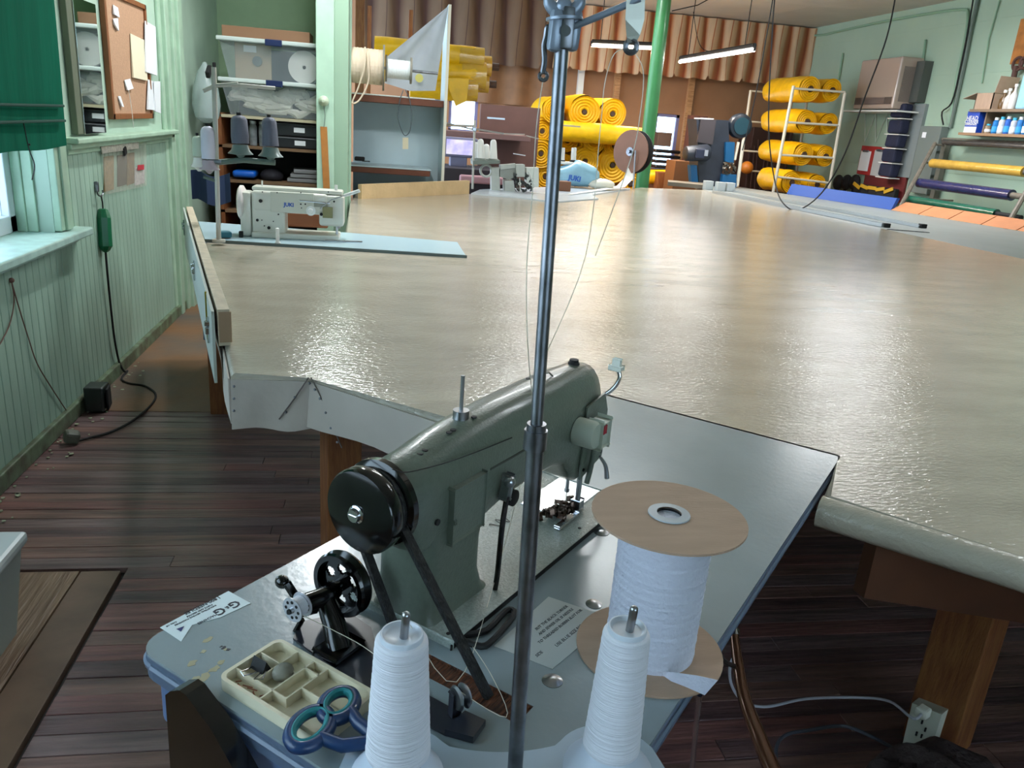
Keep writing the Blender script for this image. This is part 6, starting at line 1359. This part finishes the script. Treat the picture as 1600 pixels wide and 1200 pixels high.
# conduits and cables
CD = mat('painted_conduit', (132, 166, 140), .5)
cq = [xw(1259, 125, XR-.03), xw(1268, 62, XR-.03), xw(1290, 54, XR-.03), xw(1360, 38, XR-.03), xw(1440, 23, XR-.03), xw(1503, 15, XR-.03), xw(1512, 24, XR-.03), xw(1508, 60, XR-.03), xw(1495, 120, XR-.03), xw(1484, 195, XR-.03)]
one('wall_conduit', B().tube(cq, .018, 8, smooth=3), CD, 'painted conduit running round the upper right wall above the heater', 'conduit', smooth=True)
one('wall_pipe', B().tube([xw(1530, -10, XR-.03), xw(1519, 40, XR-.03), xw(1505, 110, XR-.03), xw(1485, 200, XR-.03)], .024, 8), mat('grey_pipe', (96, 110, 100), .5), 'grey vertical pipe on the right wall, left of the spray can shelf', 'pipe', smooth=True)
one('black_wall_cable', B().tube([xw(1522, -10, XR-.06), xw(1512, 50, XR-.06), xw(1500, 110, XR-.06), xw(1487, 160, XR-.06), xw(1472, 175, XR-.06), xw(1474, 195, XR-.06)], .010, 6, smooth=4), BLACKM, 'black cable beside the grey pipe on the right wall', 'cable', smooth=True)
one('thin_wall_conduit', B().tube([xw(1565, -10, XR-.02), xw(1545, 60, XR-.02), xw(1534, 130, XR-.02)], .010, 6), CD, 'thin conduit above the cardboard cartons on the right wall', 'conduit')
one('short_wall_tube', B().tube([xw(1317, 83, XR-.03), xw(1310, 125, XR-.03)], .014, 6), CD, 'short wall tube between the pipe rack and heater', 'tube')
one('heater_wall_tube', B().tube([xw(1446, 62, XR-.03), xw(1434, 150, XR-.03)], .016, 6), CD, 'painted tube just right of the heater', 'tube')
# hanging black cables
hc = [Yp(1402, -20, 7.2), Yp(1385, 60, 7.2), Yp(1352, 150, 7.2), Yp(1320, 240, 7.2), Yp(1285, 300, 7.2), Zp(1250, 327, T0+.01), Zp(1228, 322, T0+.03), Yp(1212, 290, 8.3), Yp(1201, 200, 8.3), Yp(1206, 60, 8.3), Yp(1212, -20, 8.3)]
one('hanging_cable', B().tube(hc, .007, 7, smooth=6), BLACKM, 'long black cable drooping from the ceiling onto the grey table', 'cable', smooth=True)
one('thin_black_cable', B().tube([Yp(1209, -10, 8.6), Yp(1190, 100, 8.6), Yp(1174, 180, 8.6), Yp(1160, 235, 8.6)], .006, 6, smooth=4), BLACKM, 'thin cord hanging in front of the press guard wheel', 'cord', smooth=True)
one('ceiling_wire', B().tube([Yp(1050, 17, 9.5), Yp(1090, 8, 9.5), Yp(1120, -8, 9.5)], .006, 5), BLACKM, 'thin wire along the ceiling right of the green post', 'wire')
one('valance_wire', B().tube([Vector((Yp(1082, 30, 13.3).x, 13.3, ZC)), Yp(1090, 60, 13.3), Yp(1100, 78, 13.2), Yp(1118, 80, 13.0)], .006, 5, smooth=3), BLACKM, 'thin black wire looping in front of the striped valance to the slanted tube', 'wire')
# ---- wall shelf with cans
SXF = 6.95
yS0, yS1 = 7.2, xw(1508, 206, SXF).y
zT, zBt = Xp(1530, 171, SXF).z, Xp(1530, 208, SXF).z
cs_ = thing('can_shelf', 'two-tier wooden wall shelf of spray cans at the right edge', 'shelf', (XR, (yS0+yS1)/2, zBt))
part('shelf_board', B().bb((SXF-.05, yS0, zT-.03), (XR-.003, yS1-.05, zT)), mat('shelf_grey_wood', (128, 108, 88), .6), cs_)
part('shelf_board', B().bb((SXF-.05, yS0, zBt-.03), (XR-.003, yS1+.05, zBt)), mat('shelf_tan_wood', (150, 118, 88), .6), cs_)
part('shelf_end', B().bb((SXF, yS1-.30, zBt), (XR-.003, yS1-.28, zT-.03)), mat('shelf_grey_wood', (128, 108, 88), .6), cs_)
p = Xp(1509, 192, SXF)
bbx = thing('blue_cleaner_box', 'blue and white box reading HEAD CLEANER, first on the lower can shelf', 'box', (SXF+.02, yS1-.07, zBt))
yb0, yb1 = Xp(1528, 190, SXF-.03).y, Xp(1509, 190, SXF-.03).y; zb1 = Xp(1515, 174, SXF).z
part('carton', B().bb((SXF-.03, yb0, zBt), (SXF+.10, yb1, zb1), bev=.002), mat('royal_blue_print', (26, 70, 176), .4), bbx)
part('white_band', B().bb((SXF-.032, yb0, zBt), (SXF-.0295, yb1, zBt+(zb1-zBt)*.28)), WHITE, bbx)
ymid = (yb0+yb1)/2
for i, (tx, zz, szz) in enumerate((('HEAD', .66, .075), ('CLEANER', .5, .055), ('CONCENTRATE', .38, .026))):
    text(tx, szz, (SXF-.033, ymid, zBt+(zb1-zBt)*zz), (0, -1, 0), (0, 0, 1), WHITE, bbx, bold=.001)
yy = yb0-.12; i = 0
cc_ = [((60, 130, 200), 'blue'), ((36, 120, 190), 'deep blue'), ((210, 216, 220), 'white'), ((50, 100, 190), 'royal blue'), ((200, 204, 214), 'pale')]
pos = ['first', 'second', 'third', 'fourth', 'fifth', 'sixth', 'seventh', 'eighth', 'ninth']
hC = (zT-.03-zBt)*.82
while yy > yS0+.05 and i < 9:
    col, nm = cc_[i % 5]; hh = hC*(.55 if i == 0 else (1, .92, .97)[i % 3])
    if i == 0: col = (150, 130, 108); nm = 'brownish'
    t = thing('spray_can', '%s can on the lower wall shelf, %s to the right of the blue box' % (nm, pos[i]), 'can', (SXF+.03, yy, zBt), group='spray cans on the wall shelf')
    part('can_body', B().lathe((SXF+.03, yy, zBt), (SXF+.03, yy, zBt+hh*.84), [(0, .032), (.04, .036), (.9, .036), (1, .022)], 16), mat('can_%d' % (i if i == 0 else 10+i % 5), col, .3, .2), t, smooth=True)
    part('cap', B().cyl((SXF+.03, yy, zBt+hh*.84), (SXF+.03, yy, zBt+hh), .024, n=12), WHITE if i % 2 else mat('cap_cyan', (60, 170, 206), .4), t, smooth=True)
    part('paper_label', B().cyl((SXF+.03, yy, zBt+.02), (SXF+.03, yy, zBt+hh*.45), .0368, n=16, cap=(False, False)), PAPER if i % 2 == 0 else mat('cyan_print', (50, 150, 210), .4), t, smooth=True)
    yy -= .093 if i else .11; i += 1
# cartons and bottles on top shelf
yc0, yc1 = Xp(1545, 160, SXF).y, Xp(1528, 160, SXF).y
ob = thing('open_carton', 'open brown cardboard carton with raised flaps on the upper can shelf', 'carton', (SXF+.05, (yc0+yc1)/2, zT))
hcz = Xp(1535, 146, SXF).z
part('carton_body', B().bb((SXF-.04, yc0-.10, zT), (SXF-.03, yc1, hcz)).bb((XR-.05, yc0-.10, zT), (XR-.04, yc1, hcz)).bb((SXF-.04, yc1-.01, zT), (XR-.04, yc1, hcz)).bb((SXF-.04, yc0-.10, zT), (XR-.04, yc0-.09, hcz)), CARD, ob)
part('flap', B().quad([Vector((SXF-.04, yc1, hcz)), Vector((XR-.04, yc1, hcz)), Vector((XR-.04, yc1+.22, hcz-.06)), Vector((SXF-.04, yc1+.22, hcz-.06))], .006), CARD, ob)
part('flap', B().quad([Vector((SXF-.04, yc0-.1, hcz)), Vector((XR-.04, yc0-.1, hcz)), Vector((XR-.04, yc0-.14, hcz+.18)), Vector((SXF-.04, yc0-.14, hcz+.18))], .006), CARD, ob)
part('flap', B().quad([Vector((XR-.045, yc0-.1, hcz)), Vector((XR-.045, yc1, hcz)), Vector((XR-.045, yc1, hcz+.16)), Vector((XR-.045, yc0-.1, hcz+.16))], .006), CARD, ob)
for i, (x, hgt, cc, nm) in enumerate(((1566, .12, (96, 70, 40), 'amber'), (1573, .13, (200, 192, 184), 'cloudy'), (1581, .16, (210, 206, 200), 'white-capped cloudy'))):
    p = Xp(x, 165, SXF+.02)
    t = thing('plastic_bottle', '%s bottle on the upper can shelf right of the open carton' % nm, 'bottle', (SXF+.02, p.y, zT), group='bottles on the upper can shelf')
    part('bottle_body', B().lathe((SXF+.02, p.y, zT), (SXF+.02, p.y, zT+hgt*1.5), [(0, .038), (.05, .042), (.6, .042), (.8, .016), (1, .014)], 16), mat('bottle_%d' % i, cc, .25), t, smooth=True)
    part('cap', B().cyl((SXF+.02, p.y, zT+hgt*1.5), (SXF+.02, p.y, zT+hgt*1.5+.03), .02, n=12), WHITE, t)
p = Xp(1600, 160, SXF); hz = Xp(1596, 115, SXF).z
one('pale_blue_bag', B().box((SXF+.06, p.y-.02, (zT+hz)/2), (.14, .26, hz-zT), bev=.02), mat('light_blue_bag', (150, 200, 224), .4, bump=.6, scale=20, var=.15, vscale=12), 'pale blue printed bag standing at the right edge of the upper can shelf', 'bag')
one('brown_hanging_sign', B().bb((XR-.04, xw(1612, 60).y, xw(1596, 100).z), (XR-.01, xw(1592, 60).y, xw(1600, 30).z), bev=.006), mat('amber_board', (176, 112, 50), .5, var=.3, vscale=8), 'amber brown board on the right wall at the picture edge', 'board')
one('brown_coil_rope', B().torus(xw(1590, 100, XR-.08), (1, 0, 0), .07, .016, 20, 8).torus(xw(1600, 98, XR-.09), (1, 0, 0), .06, .016, 20, 8).tube([xw(1588, 103, XR-.08), xw(1583, 125, XR-.08), xw(1580, 140, XR-.08)], .03, 8), mat('dark_coil', (74, 44, 36), .7), 'dark brown coiled strap hanging beside the amber board', 'coil', smooth=True)
# ---- slanted roll rack
rr2 = thing('slanted_roll_rack', 'weathered grey slanted pipe rack against the right wall carrying four long rolls', 'rack', (6.8, 8.5, 0))
RG = mat('weathered_pipe', (120, 112, 100), .5, var=.25, vscale=20)
ytop = 9.55
xA, xB = 6.98, 6.40
pa_, pb_ = Xp(1461, 224, xA), Xp(1412, 313, xB)
part('front_pipe', B().tube([pa_, pb_, Vector((xB-.25, pb_.y, .0))], .026, 8), RG, rr2)
pc_, pd_ = Xp(1640, 235, xA), Xp(1580, 341, xB)
part('front_pipe', B().tube([pc_, pd_, Vector((xB-.25, pd_.y, .0))], .026, 8), RG, rr2)
part('rear_post', B().bb((XR-.10, pa_.y-.05, 0), (XR-.03, pa_.y+.03, pa_.z+.03)), mat('rear_post_grey', (96, 96, 86), .6), rr2)
part('top_rail', B().cyl(Vector((XR-.07, pa_.y+.1, pa_.z+.06)), Vector((XR-.07, 6.8, pa_.z+.06)), .02, n=8), RG, rr2)
for (x, y, X_) in ((1462, 226, 6.98), (1446, 254, 6.85), (1434, 284, 6.68), (1420, 309, 6.52)):
    p = Xp(x, y, X_); part('peg', B().cyl(p, Vector((XR-.06, p.y, p.z)), .012, n=8), RG, rr2)
FR = [((1475, 222), (1610, 230), 6.98, .038, (66, 64, 62), 'black plastic wrapped', 'black_roll', 'topmost'), ((1457, 255), (1602, 266), 6.85, .056, (206, 164, 70), 'gold', 'gold_roll', 'second from top'), ((1437, 286), (1582, 302), 6.68, .060, (46, 48, 92), 'dark violet-blue wrapped', 'violet_roll', 'third from top'), ((1418, 311), (1558, 331), 6.52, .050, (34, 98, 78), 'green', 'green_roll', 'lowest')]
for (p, q, X_, r, cc, nm, on, w_) in FR:
    a = Xp(*p, X_); c = Xp(*q, X_); a.x = c.x = X_; zc_ = a.z; c.z = zc_
    t = thing(on, '%s long roll, %s on the slanted pipe rack' % (nm, w_), 'fabric roll', tuple((a+c)/2-Vector((0, 0, r))), group='long rolls on the slanted rack')
    part('wound_roll', B().cyl(a, c, r, n=20), mat(on+'_film', cc, .22, coat=.6, bump=.5, scale=25, var=.15, vscale=9), t, smooth=True)
    part('core_tube', B().cyl(c+(c-a).normalized()*-.01, c+(c-a).normalized()*.35, r*.55, n=14), RG if r > .05 else BLACKM, t, smooth=True)
# ================================================================ FOREGROUND FLOOR THINGS
# power strip with cords on the leg
ps = thing('power_strip', 'beige power strip fixed to the foot of the wooden leg at the lower right', 'power strip', (1.33, 1.36, .02))
lp = Zp(1450, 1190, 0)
LX, LY = 1.42, 1.42
c_ = Vector((1.30, 1.352, .15)); 
def lpt(x, y, d): # point on the vertical plane in front of the leg, facing -X-Y
    n = Vector((math.cos(.5+PI), math.sin(.5+PI), 0)); o = Vector((LX, LY, 0))+n*(.06+d); dr_ = ray(x, y); return EYE+dr_*((o-EYE).dot(n)/dr_.dot(n))
ca, cb_ = lpt(1455, 1085, .02), lpt(1440, 1185, .02)
quadp = [lpt(1436, 1090, 0), lpt(1482, 1108, 0), lpt(1462, 1172, 0), lpt(1414, 1182, 0)]
nS = Vector((math.cos(.5+PI), math.sin(.5+PI), 0))
part('housing', B().rings([quadp, [p+nS*.035 for p in quadp]]), mat('beige_plastic', (206, 206, 190), .4), ps)
sk_ = B()
for (x, y) in ((1448, 1110), (1441, 1128), (1446, 1140), (1440, 1150), (1432, 1146), (1440, 1160), (1430, 1168)): sk_.box(lpt(x, y, .0365), (.006, .003, .010), (0, 0, .5-PI/2+PI/2))
part('socket_slot', sk_, BLACKM, ps)
pl_ = lpt(1442, 1112, .05)
part('plug', B().box(pl_, (.030, .03, .028), (0, 0, .5), bev=.006), mat('ivory_plug', (222, 220, 204), .4), ps, label='white plug in the top socket')
wc1 = [pl_, pl_+Vector((-.04, -.02, .0)), Zp(1390, 1096, .10), Zp(1340, 1090, .06), Zp(1260, 1092, .06), Zp(1200, 1104, .08), Zp(1165, 1098, .14), Zp(1145, 1075, .22), Zp(1140, 1045, .30), Zp(1150, 1020, .36)]
one('white_power_cord', B().tube(wc1, .0035, 7, smooth=6), mat('cord_white', (196, 196, 206), .45), 'white power cord running from the beige power strip to the sewing table', 'cord', smooth=True)
wc2 = [lpt(1416, 1182, .03), Zp(1370, 1155, .05), Zp(1320, 1135, .03), Zp(1270, 1140, .02), Zp(1225, 1150, .02), Zp(1212, 1180, .02), Zp(1225, 1230, .02)]
one('grey_power_cord', B().tube(wc2, .0045, 7, smooth=6), mat('cord_grey', (86, 88, 100), .5), 'grey cord curving on the dark floor below the white cord', 'cord', smooth=True)
rc_ = B()
cen = Vector((1.66, 1.30, .30))
for k in range(5):
    rc_.torus(cen+Vector((.012*k, -.01*k, .006*k)), (-.75+.05*k, -.45, .12+.05*k), .115+.006*(k % 3), .0045, 34, 7)
one('red_extension_cord', rc_, mat('cord_red', (170, 30, 34), .5), 'red coiled extension cord at the lower right corner', 'cord', smooth=True)
one('cord_hook_post', B().bb((1.78, 1.26, 0), (1.84, 1.34, .70), bev=.004), mat('dark_wood', (86, 48, 26), .6), 'dark wooden post under the cutting table at the right edge', 'post')
# bronze lift rod with chrome cap
kr = thing('bronze_knee_tube', 'bronze lacquered curved tube with chrome cap below the table edge', 'tube', (.55, .85, 0))
kp_ = [Zp(1147, 990, .50), Zp(1152, 1030, .47), Zp(1163, 1090, .43), Zp(1185, 1150, .39), Zp(1212, 1215, .35), Zp(1240, 1280, .30)]
part('tube', B().tube(kp_, lambda t: .0085+.010*t, 14, smooth=6), mat('bronze_lacquer', (128, 84, 62), .16, .6, coat=.6), kr, smooth=True)
d_ = (kp_[0]-kp_[1]).normalized()
part('chrome_cap', B().lathe(kp_[0]-d_*.004, kp_[0]+d_*.012, [(0, .0115), (.6, .0115), (1, .008)], 20), CHROME, kr, smooth=True)
part('bracket', B().tube([Zp(1150, 1042, .46), Zp(1128, 1030, .50), Zp(1120, 1000, .56)], .005, 8, smooth=3), DSTEEL, kr, smooth=True)
one('steel_treadle_rod', B().tube([Zp(1093, 1085, .55), Zp(1086, 1150, .42), Zp(1080, 1220, .30)], .005, 8), CHROME, 'thin chrome rod hanging under the near right table corner', 'rod', smooth=True)
# dark fabric heap bottom right
def heap(u, v):
    p0 = Zp(1390, 1215, .05).lerp(Zp(1560, 1215, .05), u); return p0 + Vector((.10*v, -.0+.30*v*-.2, .14*math.sin(u*PI)*(1-.4*v)+.015*math.sin(u*30+v*11)))
hp2 = B(); hc_ = Zp(1470, 1235, .10); hp2.ball(hc_, (.17, .12, .075), 24)
for v in hp2.bm.verts: v.co += Vector((.006*math.sin(v.co.y*90), .006*math.sin(v.co.x*80), .012*math.sin(v.co.x*60+v.co.y*40)))
one('dark_cloth_heap', hp2, mat('dark_pattern_cloth', (30, 22, 26), .7, bump=.5, scale=60, col2=(70, 58, 58), vscale=50, ramp=(.62, .66)), 'dark patterned cloth heap at the bottom right below the power strip', 'cloth', smooth=True)
# dark brown curved bracket under near left edge of sewing table
def front_pt(x, y, t_=None, s_=-.03): 
    dr_ = ray(x, y); return EYE+dr_*((s_-(EYE-SO).dot(SU))/dr_.dot(SU))
oq = [(258, 1086), (266, 1080), (280, 1079), (290, 1086), (330, 1140), (380, 1230), (268, 1230), (262, 1140)]
one('dark_chair_back', B().rings([[front_pt(x, y, s_=-.035) for x, y in oq], [front_pt(x, y, s_=-.035)+SU*.025+Vector((0, 0, -.0)) for x, y in oq]]), mat('dark_brown_gloss', (12, 8, 9), .16, coat=.4), 'dark brown glossy chair back pushed against the near edge of the table', 'chair', smooth=False)
# fine threads running to the machine
TH = mat('thread_line', (220, 214, 196), .6)
def thr(pts, lb, r=.00045): one('thread_strand', B().tube(pts, r, 4, smooth=5), TH, lb, 'thread', group='threads of the near machine')
thr([onp(849, 121), onp(838, 200), onp(832, 300), onp(823, 420), onp(826, 560), nearby(835, 640, .5) and SM @ nearby(835, 640, .5)], 'thin thread falling from the left hook of the stand')
thr([onp(986, 76), onp(1005, 110), onp(1000, 180), onp(985, 250), onp(930, 400)], 'thin thread looping down right from the hanging guide')
thr([onp(984, 76), onp(960, 84), onp(945, 130), onp(938, 200), onp(915, 400), onp(850, 560)], 'thin thread looping down left from the hanging guide')
thr([SM @ bc+Vector((0, 0, 0)), L(*Sp(556, 1003, T0+.03)), L(*Sp(600, 1035, T0+.04))], 'thread running from the bobbin toward the left cone')
thr([L(.028, .402, .97), SM @ tc_+Vector((0, 0, .02)), L(.37, .29, T0+.02), SM @ nearby(828, 700, .5)], 'thread going from the tension disc up past the machine')
thr([SM @ (tc_+Vector((0, 0, .01))), L(.16, .45, T0+.02), L(.2, .40, T0+.03), SM @ nearby(720, 985, .30)], 'loose thread loop on the grey table near the tension disc')

# flaked paint and grit along the skirting
random.seed(33); gb = B()
for i in range(60):
    y = 2.6+1.9*random.random()**1.5; x = XL+.05+.10*random.random()**2; r = .004+.008*random.random()
    gb.prism([(x+r*math.cos(a)*random.uniform(.6, 1), y+r*math.sin(a)*random.uniform(.6, 1)) for a in (0, 1.3, 2.6, 3.9, 5.1)], .003, .006)
q = part('paint_flakes', gb, mat('paint_flake', (170, 178, 150), .7), None, loc=Vector((XL+.08, 3.2, 0))); tag(q, 'pale paint flakes scattered on the floor along the left skirting', 'debris'); q['kind'] = 'stuff'
